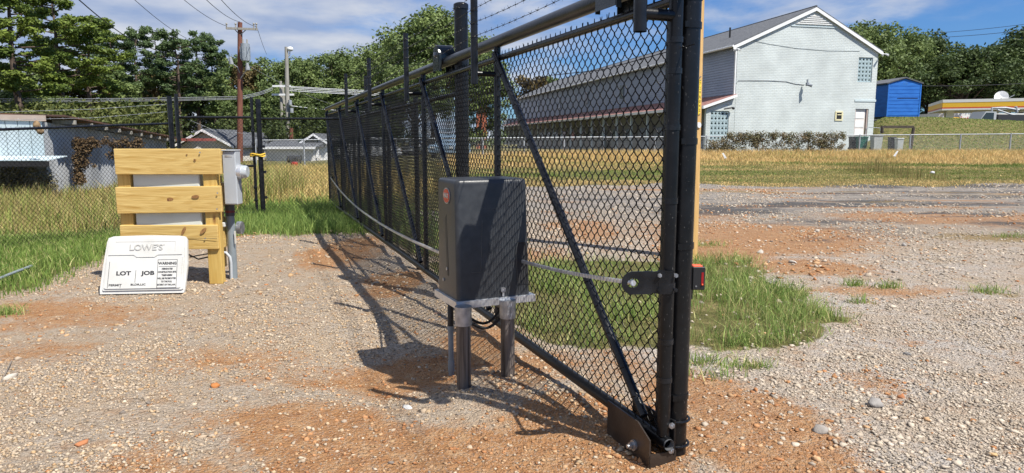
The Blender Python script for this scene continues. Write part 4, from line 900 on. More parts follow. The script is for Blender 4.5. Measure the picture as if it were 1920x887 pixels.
mb = MB(); mb.path([P(330, 475, Yf+.2), P(355, 478, Yf+.2), P(372, 486, Yf+.2), P(390, 482, Yf+.2), P(408, 474, Yf+.2)], .008, 6); mb.path([P(355, 482, Yf+.25), P(400, 474, Yf+.25), P(420, 470, Yf+.25)], .006, 6); mb.build('cable', M_rub, ts, True)
Ym = Yf+.12
em = thing('electric_meter', 'grey electric meter cabinet with a round glass meter, right of the timber screen', 'electric meter', tuple(G(437, 522)))
a, b = P(416, 283, Ym), P(446, 384, Ym); mb = MB(); mb.box(Vector(((a.x+b.x)/2, Ym+.07, (a.z+b.z)/2)), b.x-a.x, .14, a.z-b.z, None, .008); cab = mb.build('cabinet', M_greyp, em)
mb = MB(); mb.box(Vector(((a.x+b.x)/2, Ym-.003, (a.z+b.z)/2)), (b.x-a.x)*.92, .006, (a.z-b.z)*.96, None, .002); door = mb.build('cabinet_door', M_greyp, em)
mb = MB(); mb.box(Vector(((a.x+b.x)/2, Ym+.06, a.z+.006)), (b.x-a.x)+.012, .17, .012, None, .003); mb.build('rain_hood', M_greyp, em)
q = P(428, 293, Ym-.007); MB().box(q, .075, .002, .022).build('label_plate', M_alu, em)
mc = P(446, 322, Ym+.07); mb = MB(); mb.path([mc, mc+Vector((.05, 0, 0))], .075, 22); mb.build('meter_ring', M_alu, em, True)
mb = MB(); mb.path([mc+Vector((.05, 0, 0)), mc+Vector((.09, 0, 0)), mc+Vector((.105, 0, 0))], [.066, .066, .055], 22); mb.build('meter_glass', mat('meter_glass_grey', (.36, .39, .41), (.5, .53, .55), rough=.08, scale=14), em, True)
cA = G(438, 522); cT = P(437, 384, cA.y); mb = MB(); mb.tube(Vector((cA.x, cA.y, -.05)), Vector((cA.x, cA.y, cT.z)), .044, n=20); mb.build('conduit', M_pvc, em, True)
mb = MB(); mb.tube(Vector((cA.x, cA.y, cT.z-.12)), Vector((cA.x, cA.y, cT.z)), .049, n=20); mb.build('conduit_collar', mat('dark_grey_plastic', (.06, .06, .065), rough=.5), em, True)
mb = MB(); mb.tube(Vector((cA.x, cA.y, cT.z-.085)), Vector((cA.x, cA.y, cT.z-.06)), .0505, n=20); mb.build('red_band', mat('dull_red', (.16, .02, .02), rough=.5), em, True)
pts = [P(414, 473, cA.y-.05), P(424, 474, cA.y-.05), P(431, 482, cA.y-.05), P(433, 492, cA.y-.05), P(434, 524, cA.y-.05)]; mb = MB(); mb.path(pts, .016, 10); mb.build('bent_conduit', mat('pale_conduit', (.42, .44, .46), rough=.5), em, True)
q = P(418, 421, cA.y-.08); MB().box(q, .055, .05, .05, None, .006).build('junction_box', M_whitep, em)
q = P(446, 427, cA.y+.08); MB().tube(q, q+Vector((.05, 0, 0)), .07, n=16).build('round_box', M_galv, em, True)
q = P(441, 445, cA.y-.045); MB().box(q, .018, .003, .14).build('label_strip', M_whitep, em)
# ---------------------------------------------------------------- white permit box leaning at the screen
pA = G(187, 554); pB = G(346, 551); pu = (pB-pA).normalized(); lean = math.radians(17)
pw_ = (Z*math.cos(lean)+Vector((-pu.y, pu.x, 0))*math.sin(lean)).normalized(); pnrm = pu.cross(pw_).normalized()    # out towards the camera
PWI = (pB-pA).length; PHI = .575
pm = thing('permit_box', 'white plastic permit box with black lettering leaning back on the gravel', 'permit box', tuple((pA+pB)/2))
def pp(u, v, n_=0.): return pA+pu*u*PWI+pw_*v*PHI+pnrm*n_+Z*.012
outl = [(0.0, 0), (.99, 0.0), (1.0, .06), (1.02, .5), (1.0, .93), (.975, .985), (.90, 1.0), (.55, 1.015), (.12, 1.0), (.06, .97), (.045, .9), (.015, .5), (-.005, .08)]
MB().prism([pp(u, v, -.035) for u, v in outl], pnrm*.03).build('shell', M_whitep, pm)
def rect_ring(x0, y0, x1, y1): return [(x0, y0), (x1, y0), (x1, y1), (x0, y1)]
lid = [(.075, .085), (.945, .085), (.955, .10), (.965, .62), (.94, .64), (.66, .64), (.63, .60), (.42, .60), (.39, .64), (.085, .64), (.068, .62), (.055, .10)]
MB().prism([pp(.045, .055, -.005), pp(.965, .055, -.005), pp(.985, .07, -.005), pp(.975, .955, -.005), pp(.955, .975, -.005), pp(.09, .975, -.005), pp(.07, .955, -.005), pp(.035, .07, -.005)], pnrm*.014).build('face', M_whitep, pm)
MB().prism([pp(u, v, .009) for u, v in lid], pnrm*.010).build('door', M_whitep, pm)
MB().prism([pp(.08, .665, .009), pp(.38, .665, .009), pp(.42, .625, .009), pp(.63, .625, .009), pp(.67, .665, .009), pp(.955, .665, .009), pp(.95, .945, .009), pp(.10, .945, .009)], pnrm*.008).build('header', M_whitep, pm)
mb = MB()
for (u0, v0, u1, v1) in ((.16, .895, .87, .895), (.87, .895, .87, .72)): mb.tube(pp(u0, v0, .017), pp(u1, v1, .017), .0022, n=6)
mb.build('header_moulding', M_shade, pm)
text_obj("LOWE'S", .082, M_shade, 'embossed_letters', pm, pp(.525, .79, .0195), pu, pw_, depth=.007, bold=.0015, sx=1.12)
text_obj("®", .022, M_shade, 'embossed_mark', pm, pp(.735, .83, .0175), pu, pw_)
def ink(t, u, v, s_, sx=1.35, b=.0): return text_obj(t, s_, M_ink, 'lettering', pm, pp(u, v, .0205), pu, pw_, sx=sx, bold=b)
ink('LOT', .275, .345, .054, b=.002); ink('JOB', .565, .345, .054, b=.002); ink('PERMIT', .185, .145, .028, b=.0006); ink('BLDR.LIC', .455, .15, .026, b=.0006)
ink('WARNING', .79, .510, .036, sx=1.0, b=.0012)
for i, l_ in enumerate(('DESIGNATED', 'CONSTRUCTION SITE', 'TRESPASSERS', 'WILL BE PROSECUTED', 'TO THE FULL', 'EXTENT OF THE LAW.')): ink(l_, .79, .415-.055*i, .0225, sx=.78, b=.0007)
mb = MB()
def bar(u0, v0, u1, v1, w_=.0036):
    a, b = pp(u0, v0, .0198), pp(u1, v1, .0198); d = (b-a); c = (a+b)/2; d_n = d.normalized(); mb.box(c, d.length+w_, w_, .0012, (d_n, pnrm.cross(d_n), pnrm))
for q in ((.675, .09, .905, .09), (.675, .575, .905, .575), (.675, .09, .675, .575), (.905, .09, .905, .575), (.69, .455, .89, .455)): bar(*q)
bar(.095, .10, .105, .55); bar(.415, .19, .42, .40); bar(.245, .10, .247, .16)
mb.build('ruled_lines', M_ink, pm, kind='stuff')
# grey pipe lying in the grass
a, b = G(-30, 546), G(60, 510); a.z += .06; b.z += .07; o = MB().path([a, (a+b)/2+Z*.005, b], .016, 12, cap=True).build('pipe', M_pvc, None, True); recentre(o); tag(o, 'grey conduit pipe lying at the edge of the grass on the far left', 'pipe')
o = MB().path([G(0, 725)+Z*.01, G(20, 690)+Z*.03, G(22, 680)+Z*.012], .004, 5).build('twig', M_bark2, None); recentre(o); tag(o, 'thin bent twig on the gravel at the left edge', 'twig')
# ================================================================ background buildings
def stretchb(name, c1, c2, **k): return mat(name, c1, c2, **k)
def brick_mat(name, c, dk, sc=1.):
    m = bpy.data.materials.new(name); m.use_nodes = True; t = m.node_tree; b = t.nodes['Principled BSDF']; b.inputs['Roughness'].default_value = .7
    co = t.nodes.new('ShaderNodeTexCoord'); mp = t.nodes.new('ShaderNodeMapping'); t.links.new(co.outputs['Object'], mp.inputs[0]); mp.inputs['Rotation'].default_value = (PI/2, 0, -math.atan2(.2315, .973)*0)
    sp_ = t.nodes.new('ShaderNodeSeparateXYZ'); t.links.new(co.outputs['Object'], sp_.inputs[0]); cb2 = t.nodes.new('ShaderNodeCombineXYZ'); t.links.new(sp_.outputs[0], cb2.inputs[0]); t.links.new(sp_.outputs[2], cb2.inputs[1])
    br_ = t.nodes.new('ShaderNodeTexBrick'); br_.inputs['Scale'].default_value = 1; br_.inputs['Brick Width'].default_value = .30; br_.inputs['Row Height'].default_value = .11; br_.inputs['Mortar Size'].default_value = .014
    br_.inputs['Color1'].default_value = (*c, 1); br_.inputs['Color2'].default_value = (*[v*.93 for v in c], 1); br_.inputs['Mortar'].default_value = (*dk, 1); t.links.new(cb2.outputs[0], br_.inputs['Vector'])
    n = t.nodes.new('ShaderNodeTexNoise'); n.inputs['Scale'].default_value = .7; n.inputs['Detail'].default_value = 8; t.links.new(co.outputs['Object'], n.inputs['Vector'])
    r = t.nodes.new('ShaderNodeMapRange'); r.inputs[1].default_value = .3; r.inputs[2].default_value = .7; r.inputs[3].default_value = .84; r.inputs[4].default_value = 1.08; t.links.new(n.outputs[0], r.inputs[0])
    x = t.nodes.new('ShaderNodeVectorMath'); x.operation = 'SCALE'; t.links.new(br_.outputs['Color'], x.inputs[0]); t.links.new(r.outputs[0], x.inputs['Scale'])
    n3 = t.nodes.new('ShaderNodeTexNoise'); n3.inputs['Scale'].default_value = 9; n3.inputs['Detail'].default_value = 2; t.links.new(co.outputs['Object'], n3.inputs['Vector'])
    r3 = t.nodes.new('ShaderNodeMapRange'); r3.inputs[1].default_value = .69; r3.inputs[2].default_value = .74; t.links.new(n3.outputs[0], r3.inputs[0])
    mx_ = t.nodes.new('ShaderNodeMix'); mx_.data_type = 'RGBA'; t.links.new(r3.outputs[0], mx_.inputs[0]); t.links.new(x.outputs[0], mx_.inputs[6]); mx_.inputs[7].default_value = (*[v*.72 for v in c], 1)
    t.links.new(mx_.outputs[2], b.inputs['Base Color'])
    bp = t.nodes.new('ShaderNodeBump'); bp.inputs['Distance'].default_value = .012; bp.inputs['Strength'].default_value = .9; bp.invert = True; t.links.new(br_.outputs['Fac'], bp.inputs['Height']); t.links.new(bp.outputs[0], b.inputs['Normal'])
    return m
M_brick = brick_mat('pale_blue_painted_brick', (.59, .635, .625), (.54, .585, .575))
M_siding = mat('blue_grey_siding', (.27, .31, .40), (.33, .37, .46), rough=.55, scale=.8)
M_shing = mat('grey_shingles', (.075, .08, .09), (.14, .145, .155), rough=.95, scale=5, stretch=(1, 1, 3), detail=9, bump=.4, bscale=12)
M_redshing = mat('faded_red_shingles', (.20, .09, .075), (.33, .17, .15), rough=.95, scale=3, detail=9)
M_trim = mat('white_trim', (.72, .73, .73), (.8, .8, .8), rough=.5, scale=2)
M_bluetrim = mat('pale_blue_trim', (.50, .58, .60), (.56, .64, .66), rough=.6, scale=1)
hL = Vector((15.2, 48, 0)); hg = Vector((.973, .2315, 0)); hl = Vector((-.2315, .973, 0)); HW = 11.15; zb0 = .35
zE, zK = 8.0, 10.45; mid = HW*.52
def hp(u, l, z): v = hL+hg*u+hl*l; return Vector((v.x, v.y, z))
mh = thing('motel_building', 'long two storey pale blue motel with a gabled end wall and grey shingle roof', 'building', tuple(hp(HW/2, 0, zb0)))
LEN = 62
# gable wall with openings left out: built from panels round the door and the two screens
dU0, dU1, dz = 9.55, 10.65, P(1600, 204, 50.3).z
wU0, wU1, wz0, wz1 = HW-1.60, HW-.42, P(1620, 154, 50.4).z, P(1620, 108, 50.4).z
sU0, sU1, sz0, sz1 = 0, 0, 0, 0
def wall_poly(pts, m=M_brick, name='gable_wall', th=.25, par=None, l0=0.):
    mb = MB(); mb.prism([hp(u, l0, z) for u, z in pts], hl*th); return mb
zEr = zE
def roofz(u): return zE+(zK-zE)*(u/mid) if u < mid else zE+(zK-zE)*((HW-u)/(HW-mid))
mb = MB()
for pts in ([(0, zb0), (dU0, zb0), (dU0, roofz(dU0)), (mid, zK), (0, zE)], [(dU0, dz), (dU1, dz), (dU1, wz0), (dU0, wz0)], [(dU1, zb0), (HW, zb0), (HW, wz0), (dU1, wz0)], [(dU0, wz1), (HW-.02, wz1), (HW, zE), (dU0, roofz(dU0))], [(wU1, wz0), (HW, wz0), (HW, wz1), (wU1, wz1)]):
    mb.prism([hp(u, 0, z) for u, z in pts], hl*.25)
mb.build('gable_wall', M_brick, mh)
MB().box((hp(dU0-.1, -.012, dz+.55)+hp(HW+.03, -.012, dz+.62))/2, 1.75, .05, .16, (hg, hl, Z)).build('door_lintel', M_bluetrim, mh)
dr = MB().box(hp((dU0+dU1)/2-.06, .16, (zb0+dz)/2), dU1-dU0-.2, .05, dz-zb0-.06, (hg, hl, Z)).build('door', mat('off_white_door', (.62, .57, .54), (.72, .67, .64), rough=.5, scale=3), mh)
for k in range(3): MB().box(hp((dU0+dU1)/2-.06, .125, dz-.45-k*.62), .72, .02, .44, (hg, hl, Z), .008).build('door_panel', M_trim, dr)
for (u, wd) in ((dU0+.04, .06), (dU1-.05, .1)): MB().box(hp(u, .10, (zb0+dz)/2), wd, .12, dz-zb0, (hg, hl, Z)).build('door_jamb', mat('pinkish_jamb', (.45, .36, .33), rough=.6), mh)
# breeze block screens: each block a piece
def block_mesh(w_, h_):
    mb = MB(); t_ = .032; d = .14
    for s_ in (-1, 1): mb.box((s_*(w_/2-t_/2), 0, 0), t_, d, h_-.004); mb.box((0, 0, s_*(h_/2-t_/2)), w_-2*t_, d-.004, t_)
    for s_ in (-1, 1):
        for q in (-1, 1):
            pts = [Vector((s_*w_*.46, -d/2+.01, q*h_*.10)), Vector((s_*w_*.10, -d/2+.01, q*h_*.46)), Vector((s_*w_*.03, -d/2+.01, q*h_*.30)), Vector((s_*w_*.30, -d/2+.01, q*h_*.03))]
            mb.prism(pts, Vector((0, d-.02, 0)))
    me = bpy.data.meshes.new('block'); me.from_pydata([tuple(v) for v in mb.v], [], mb.f); me.materials.append(M_bluetrim2); me.update(); return me
M_bluetrim2 = mat('screen_block_paint', (.33, .43, .46), (.42, .52, .55), rough=.7, scale=3)
def block_screen(u0, u1, z0, z1, nx, nz, l_):
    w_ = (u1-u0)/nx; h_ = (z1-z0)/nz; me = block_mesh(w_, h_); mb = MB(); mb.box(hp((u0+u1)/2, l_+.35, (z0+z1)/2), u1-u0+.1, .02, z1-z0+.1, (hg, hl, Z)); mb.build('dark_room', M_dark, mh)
    for i in range(nx):
        for j in range(nz):
            o = bpy.data.objects.new('block', me); C.objects.link(o); o.parent = mh; o.location = hp(u0+w_*(i+.5), l_, z0+h_*(j+.5))-ORG[mh.name]; o.rotation_euler = (0, 0, math.atan2(hg.y, hg.x))
block_screen(wU0+.02, wU1-.01, wz0+.01, wz1-.01, 4, 6, .12)
# small vent window
vz0, vz1 = P(1585, 225, 50).z, P(1585, 210, 50).z; u_ = dU0-1.35
mb = MB(); 
for z in (vz0, vz1): mb.box(hp(u_, -.02, z), .62, .06, .1, (hg, hl, Z))
for s_ in (-1, 1): mb.box(hp(u_+s_*.26, -.02, (vz0+vz1)/2), .1, .06, vz1-vz0, (hg, hl, Z))
mb.box(hp(u_+.1, -.03, (vz0+vz1)/2+.08), .5, .05, .06, (hg, hl, Z)); mb.build('vent_frame', mat('cream_paint', (.72, .66, .42), rough=.6), mh); MB().box(hp(u_, -.006, (vz0+vz1)/2), .5, .03, vz1-vz0, (hg, hl, Z)).build('vent_opening', M_dark, mh)
# roof slabs, rake boards, gable louvre
ov_ = .14
for (ua, za, ub, zb_) in ((-.40, zE-.20, mid, zK+.12), (mid, zK+.12, HW+.25, zE-.26)):
    mb = MB(); mb.prism([hp(ua, -ov_, za+.12), hp(ub, -ov_, zb_+.12), hp(ub, -ov_, zb_), hp(ua, -ov_, za)], hl*(LEN+ov_*2)); mb.build('roof', M_shing, mh)
    mb = MB(); mb.prism([hp(ua, -ov_-.03, za+.03), hp(ub, -ov_-.03, zb_+.03), hp(ub, -ov_-.03, zb_-.20), hp(ua, -ov_-.03, za-.18)], hl*.05); mb.build('rake_board', M_trim, mh)
    mb = MB(); mb.prism([hp(ua, -ov_+.03, za-.0), hp(ub, -ov_+.03, zb_-.0), hp(ub, -ov_+.03, zb_-.03), hp(ua, -ov_+.03, za-.03)], hl*(ov_-.03)); mb.build('soffit', M_bluetrim, mh)
mb = MB(); mb.tube(hp(mid, -ov_-.02, zK+.25), hp(mid, LEN, zK+.25), .05, n=6); mb.build('ridge_cap', M_shing, mh)
mb = MB(); mb.prism([hp(mid-1.5, -.04, zK-1.0), hp(mid+1.5, -.04, zK-1.0), hp(mid, -.04, zK-.28)], hl*.03); lo_ = mb.build('gable_louvre', mat('cream_louvre', (.5, .5, .46), (.6, .58, .52), rough=.7), mh)
for k in range(5): z = zK-.95+k*.13; hw_ = 1.4*(1-k*.13/.72); MB().box(hp(mid, -.06, z), hw_*2, .03, .045, (hg, hl, Z)).build('louvre_slat', M_trim, lo_)
MB().box(hp(mid, -.02, zK-1.12), 3.6, .05, .06, (hg, hl, Z)).build('louvre_sill', M_bluetrim, mh)
for (u, s_) in ((-.5, 1), (HW+.5, -1)):
    mb = MB(); 
    for q in (-.12, .12): c = hp(u+.25*s_+q, -.25, zE-.38); mb.tube(c, c+Vector((q*.8, -.22, -.1)), .055, .075, 10)
    mb.tube(hp(u+.25*s_-.15, -.2, zE-.36), hp(u+.25*s_+.15, -.2, zE-.36), .025, n=6); mb.build('flood_lamp', M_trim, mh, True)
# side wall: lap siding over the porch, boards stepped
mb = MB(); nb = 19; zs0 = 4.55; hh = (zE-.1-zs0)/nb
for k in range(nb): z = zs0+k*hh; mb.prism([hp(-.02, 0.02, z), hp(-.055, 0.02, z), hp(-.02, 0.02, z+hh)], hl*LEN)
o = mb.build('siding_boards', M_siding, mh); o['kind'] = 'stuff'
mb = MB(); mb.prism([hp(0, .26, zb0), hp(.25, .26, zb0), hp(.25, .26, zE), hp(0, .26, zE)], hl*LEN); mb.build('side_wall', mat('grey_block_wall', (.30, .32, .35), (.37, .39, .42), rough=.8, scale=1), mh)
MB().box(hp(-.08, .06, (zs0+zE)/2-.1), .09, .12, zE-zs0-.1, (hg, hl, Z)).build('downpipe', M_trim, mh)
mb = MB(); mb.tube(hp(-.55, -.4, zE-.2), hp(-.55, LEN, zE-.2), .075, n=8); mb.build('gutter', M_trim, mh)
for l_ in np.linspace(10, 50, 5): MB().box(hp(-.08, l_, 6.2), .08, .9, 1.3, (hg, hl, Z)).build('window', mat('grey_glass', (.10, .12, .15), rough=.15), mh)
# porch
PWd_ = 2.15; zp1, zp0 = P(1372, 180, 48).z, P(1318, 200, 47.5).z
mb = MB(); mb.prism([hp(-.03, -.25, zp1), hp(-PWd_-.35, -.25, zp0-.05), hp(-PWd_-.35, -.25, zp0+.06), hp(-.03, -.25, zp1+.13)], hl*(LEN)); mb.build('porch_roof', M_redshing, mh)
mb = MB(); mb.prism([hp(-.03, -.29, zp1-.08), hp(-PWd_-.35, -.29, zp0-.15), hp(-PWd_-.35, -.29, zp0+.04), hp(-.03, -.29, zp1+.10)], hl*.04); mb.prism([hp(-PWd_-.38, -.29, zp0-.15), hp(-PWd_-.42, -.29, zp0-.15), hp(-PWd_-.42, -.29, zp0+.05), hp(-PWd_-.38, -.29, zp0+.05)], hl*LEN); mb.build('porch_fascia', M_trim, mh)
s0, s1 = P(1331, 260, 47.6), P(1369, 209, 47.9); su0 = -1.82; su1 = -.45; sz0_, sz1_ = 1.55, P(1350, 208, 47.7).z
mb = MB()
for pts in ([(-PWd_, zb0-.3), (su0, zb0-.3), (su0, zp0-.02), (-PWd_, zp0-.14)], [(su1, zb0-.3), (-.02, zb0-.3), (-.02, zp1-.05), (su1, zp1-.3)], [(su0, zb0-.3), (su1, zb0-.3), (su1, sz0_), (su0, sz0_)], [(su0, sz1_), (su1, sz1_), (su1, zp1-.3), (su0, zp0-.02)]): mb.prism([hp(u, .0, z) for u, z in pts], hl*.22)
mb.build('porch_end_wall', M_brick, mh)
block_screen(su0+.01, su1-.01, sz0_+.01, sz1_-.01, 5, 6, .11)
MB().tube(hp(-.9+.0, -.12, zp0-.15), hp(-.3, -.2, zp0-.05), .05, n=8).ball(hp(-.28, -.25, zp0-.1), .10).build('porch_lamp', M_rub, mh, True)
for k in range(18):
    l_ = 2.9+k*3.3; MB().box(hp(-PWd_+.05, l_, (zp0+zb0)/2-.1), .16, .16, zp0-zb0-.05, (hg, hl, Z)).build('porch_column', M_bluetrim, mh)
    if k < 14:
        MB().box(hp(-.06, l_+.6, 1.55+zb0), .08, .95, 2.1, (hg, hl, Z)).build('room_door', mat('dim_door', (.2, .2, .2), (.26, .26, .25), rough=.6), mh)
        MB().box(hp(-.06, l_+2.1, 1.75+zb0), .08, 1.25, 1.1, (hg, hl, Z)).build('room_window', MATS['grey_glass'], mh)
mb = MB(); mb.box(hp(-1.2, LEN/2, zb0+.05), 2.6, LEN, .12, (hg, hl, Z)); mb.build('porch_floor', mat('porch_concrete', (.4, .4, .38), (.5, .5, .47), rough=.9), mh)
MB().box(hp(-PWd_/2, LEN, 3), PWd_+.1, .15, 4, (hg, hl, Z)).box(hp(HW/2, LEN+.1, 4), HW, .2, 8, (hg, hl, Z)).build('end_wall', M_bluetrim, mh)
# wall lamp with its cable, gable cable, vent pipe
wl = P(1514, 158, 48.9); MB().box(wl, .18, .16, .22, (hg, hl, Z)).tube(wl+Vector((0, -.05, -.05)), wl+Vector((.24, -.2, -.12)), .07, .11, 10).box(wl+Vector((0, .02, .22)), .07, .1, .22, (hg, hl, Z)).build('wall_lamp', mat('grey_lamp', (.22, .24, .27), rough=.5), mh, True)
def on_gable(px, py):
    a = ray(px, py); n = -hl; t = ((hL-hl*.02-Vector((0, 0, H))).dot(n))/(Vector(a).dot(n)); return Vector((0, 0, H))+Vector(a)*t
mb = MB(); mb.path([on_gable(1381, 156), on_gable(1384, 151), on_gable(1440, 151), on_gable(1475, 153), on_gable(1490, 157), on_gable(1508, 159)], .02, 5); mb.build('lamp_cable', M_galv_far, mh)
mb = MB(); mb.path([on_gable(1412, 76), on_gable(1440, 82), on_gable(1490, 90), on_gable(1550, 95), on_gable(1612, 96)], .011, 4); mb.build('wall_cable', M_pvc, mh)
MB().tube(hp(2.6, 5.5, 9.2), hp(2.6, 5.5, 10.0), .07, n=8).build('vent_pipe', M_rub, mh)
# ---------------------------------------------------------------- blue shed
sy = 60.0; sa, sb = P(1661, 222, sy), P(1723, 222, sy); sd = 6.0; bz = sb.z
bs = thing('blue_shed', 'bright blue timber shed with a black gabled roof raised on blocks on the slope', 'shed', ((sa.x+sb.x)/2, sy, bz))
M_blue = mat('bright_blue_paint', (.01, .13, .50), (.018, .17, .60), rough=.6, scale=1.2, stretch=(1, 1, 5))
wz = P(1661, 157, sy).z; pk = P(1693, 148, sy).z; mx_s = (sa.x+sb.x)/2
b0 = bz+.16
mb = MB(); mb.prism([Vector((sa.x, sy, b0)), Vector((sb.x, sy, b0)), Vector((sb.x, sy, wz)), Vector((mx_s, sy, pk)), Vector((sa.x, sy, wz))], Vector((-.12*sd, sd, 0))); mb.build('wall', M_blue, bs)
for k in range(9):
    z = b0+.12+k*(wz-b0)/9; o = MB().box((mx_s, sy-.012, z+.13), sb.x-sa.x-.18, .02, (wz-b0)/9-.035).build('board', M_blue, bs)
MB().box((mx_s+.3, sy-.03, b0+(wz-b0)*.56), (sb.x-sa.x)*.62, .02, .04).build('door_gap', M_dark, bs)
for s_, x_ in ((1, sa.x), (-1, sb.x)): MB().box((x_+s_*.05, sy-.025, (b0+wz)/2), .1, .04, wz-b0).build('corner_board', M_blue, bs)
for (xa, za, xb, zb_) in ((sa.x-.12, wz-.02, mx_s, pk+.06), (mx_s, pk+.06, sb.x+.12, wz-.02)):
    mb = MB(); mb.prism([Vector((xa, sy-.1, za)), Vector((xb, sy-.1, zb_)), Vector((xb, sy-.1, zb_+.1)), Vector((xa, sy-.1, za+.1))], Vector((-.12*sd, sd+.2, 0))); mb.build('roof', M_shing, bs)
text_obj('170', .30, mat('light_blue_paint', (.06, .22, .55), rough=.6), 'number', bs, (mx_s, sy-.03, wz+.02), (1, 0, 0), (0, 0, 1))
for x_ in (sa.x+.25, mx_s, sb.x-.3): MB().box((x_, sy+.2, bz+.03), .5, .3, .24, None, .02).build('footing_block', mat('tan_block', (.5, .36, .2), rough=.9), bs)
q = P(1650, 229, 59.2); MB().box(q, 2.2, .5, .42, None, .05).build('skid_beam', M_rub, bs)
# ---------------------------------------------------------------- petrol station canopy and shop
cy = 95.0; c0_ = P(1767, 207, cy); ct = P(1767, 187, cy).z; cbz = c0_.z; cw = 34; cdp = 13
gs = thing('station_canopy', 'flat petrol station canopy with a white, yellow and red fascia over white columns', 'canopy', (c0_.x+8, cy+8, 1))
cu_ = Vector((.916, -.40, 0)).normalized(); cv_ = Vector((-cu_.y, cu_.x, 0)); cax = (cu_, cv_, Z)
def cp(u, v, z): p_ = Vector((c0_.x, cy, 0))+cu_*u+cv_*v; return Vector((p_.x, p_.y, z))
mb = MB(); mb.box(cp(cw/2, cdp/2, (ct+cbz)/2), cw-.2, cdp-.2, (ct-cbz)-.1, cax); mb.build('canopy_deck', M_trim, gs)
def fascia(z0, z1, m, nm, out):
    mb = MB(); mb.box(cp(cw/2, -out/2, (z0+z1)/2), cw+out, out, z1-z0, cax); mb.box(cp(-out/2, cdp/2, (z0+z1)/2), out, cdp, z1-z0-.002, cax); return mb.build(nm, m, gs)
M_fw = mat('fascia_white', (.75, .74, .7), (.8, .79, .76), rough=.4); hh = ct-cbz
fascia(cbz+hh*.72, ct, M_fw, 'fascia_top', .10); fascia(cbz+hh*.28, cbz+hh*.72, mat('fascia_yellow', (.88, .50, .03), (.92, .56, .05), rough=.4), 'fascia_yellow', .08)
fascia(cbz+hh*.15, cbz+hh*.28, mat('fascia_red', (.62, .10, .04), (.66, .12, .05), rough=.4), 'fascia_red', .09); fascia(cbz, cbz+hh*.15, M_fw, 'fascia_bottom', .10)
for (u_, v_) in ((1.2, 2), (2.2, 11), (14, 2), (14, 11), (27, 2)): MB().box(cp(u_, v_, (cbz+.5)/2+.3), .8, .6, cbz-.4, cax).build('column', M_fw, gs)
q = P(1877, 187, cy+4); ds = thing('satellite_dish', 'white satellite dish on top of the station canopy', 'satellite dish', (q.x, q.y, ct))
mb = MB(); ax = Vector((-.5, -.8, .35)).normalized(); ps = []; rs = []
for a in np.linspace(.02, 1, 7): ps.append(Vector((q.x, q.y, ct+.55))+ax*(a*a*.28)); rs.append(a*.85)
mb.path(ps, rs, 18, cap=False); dsh = mb.build('dish', M_fw, ds, True); MB().tube((q.x, q.y, ct-.1), (q.x, q.y, ct+.5), .08).build('mast', M_galv_far, ds); MB().tube(Vector((q.x+.2, q.y-.2, ct+.1)), Vector((q.x+1.2, q.y-.9, ct+.85)), .04).build('feed_arm', M_galv_far, ds)
sh = thing('food_shop', 'white petrol station shop with a food mart sign under the canopy', 'shop', (c0_.x+16, cy+26, 1))
sY = cy+18; xl = P(1762, 215, sY).x; MB().box((xl+24, sY+5, (P(1762, 213, sY).z+.5)/2), 48, 9, P(1762, 211, sY).z-.5).build('shop_wall', mat('shop_wall_paint', (.58, .58, .57), (.66, .66, .64), rough=.7), sh)
zsa, zsb = P(1820, 227, sY).z, P(1820, 217, sY).z
MB().box((P(1785, 220, sY).x, sY-.05, (zsa+zsb)/2-.15), 5.2, .3, (zsb-zsa)*.75).box((P(1848, 220, sY).x, sY-.05, (zsa+zsb)/2), 4.6, .3, (zsb-zsa)*.8).build('yellow_band', MATS['fascia_yellow'], sh)
sg_ = MB().box((P(1814, 220, sY).x, sY-.12, (zsa+zsb)/2-.05), 2.7*1, .3, zsb-zsa+.15).build('sign_board', M_fw, sh)
text_obj('Food Mart', .80, mat('sign_red', (.5, .02, .02), rough=.5), 'sign_lettering', sh, (P(1814, 220, sY).x, sY-.29, (zsa+zsb)/2-.02), (1, 0, 0), (0, 0, 1), bold=.012, sx=.75)
q = P(1783, 228, sY-5); MB().box((q.x, q.y, q.z), 1.9*1.6, .4, .55).build('pump_sign', MATS['fascia_yellow'], sh)
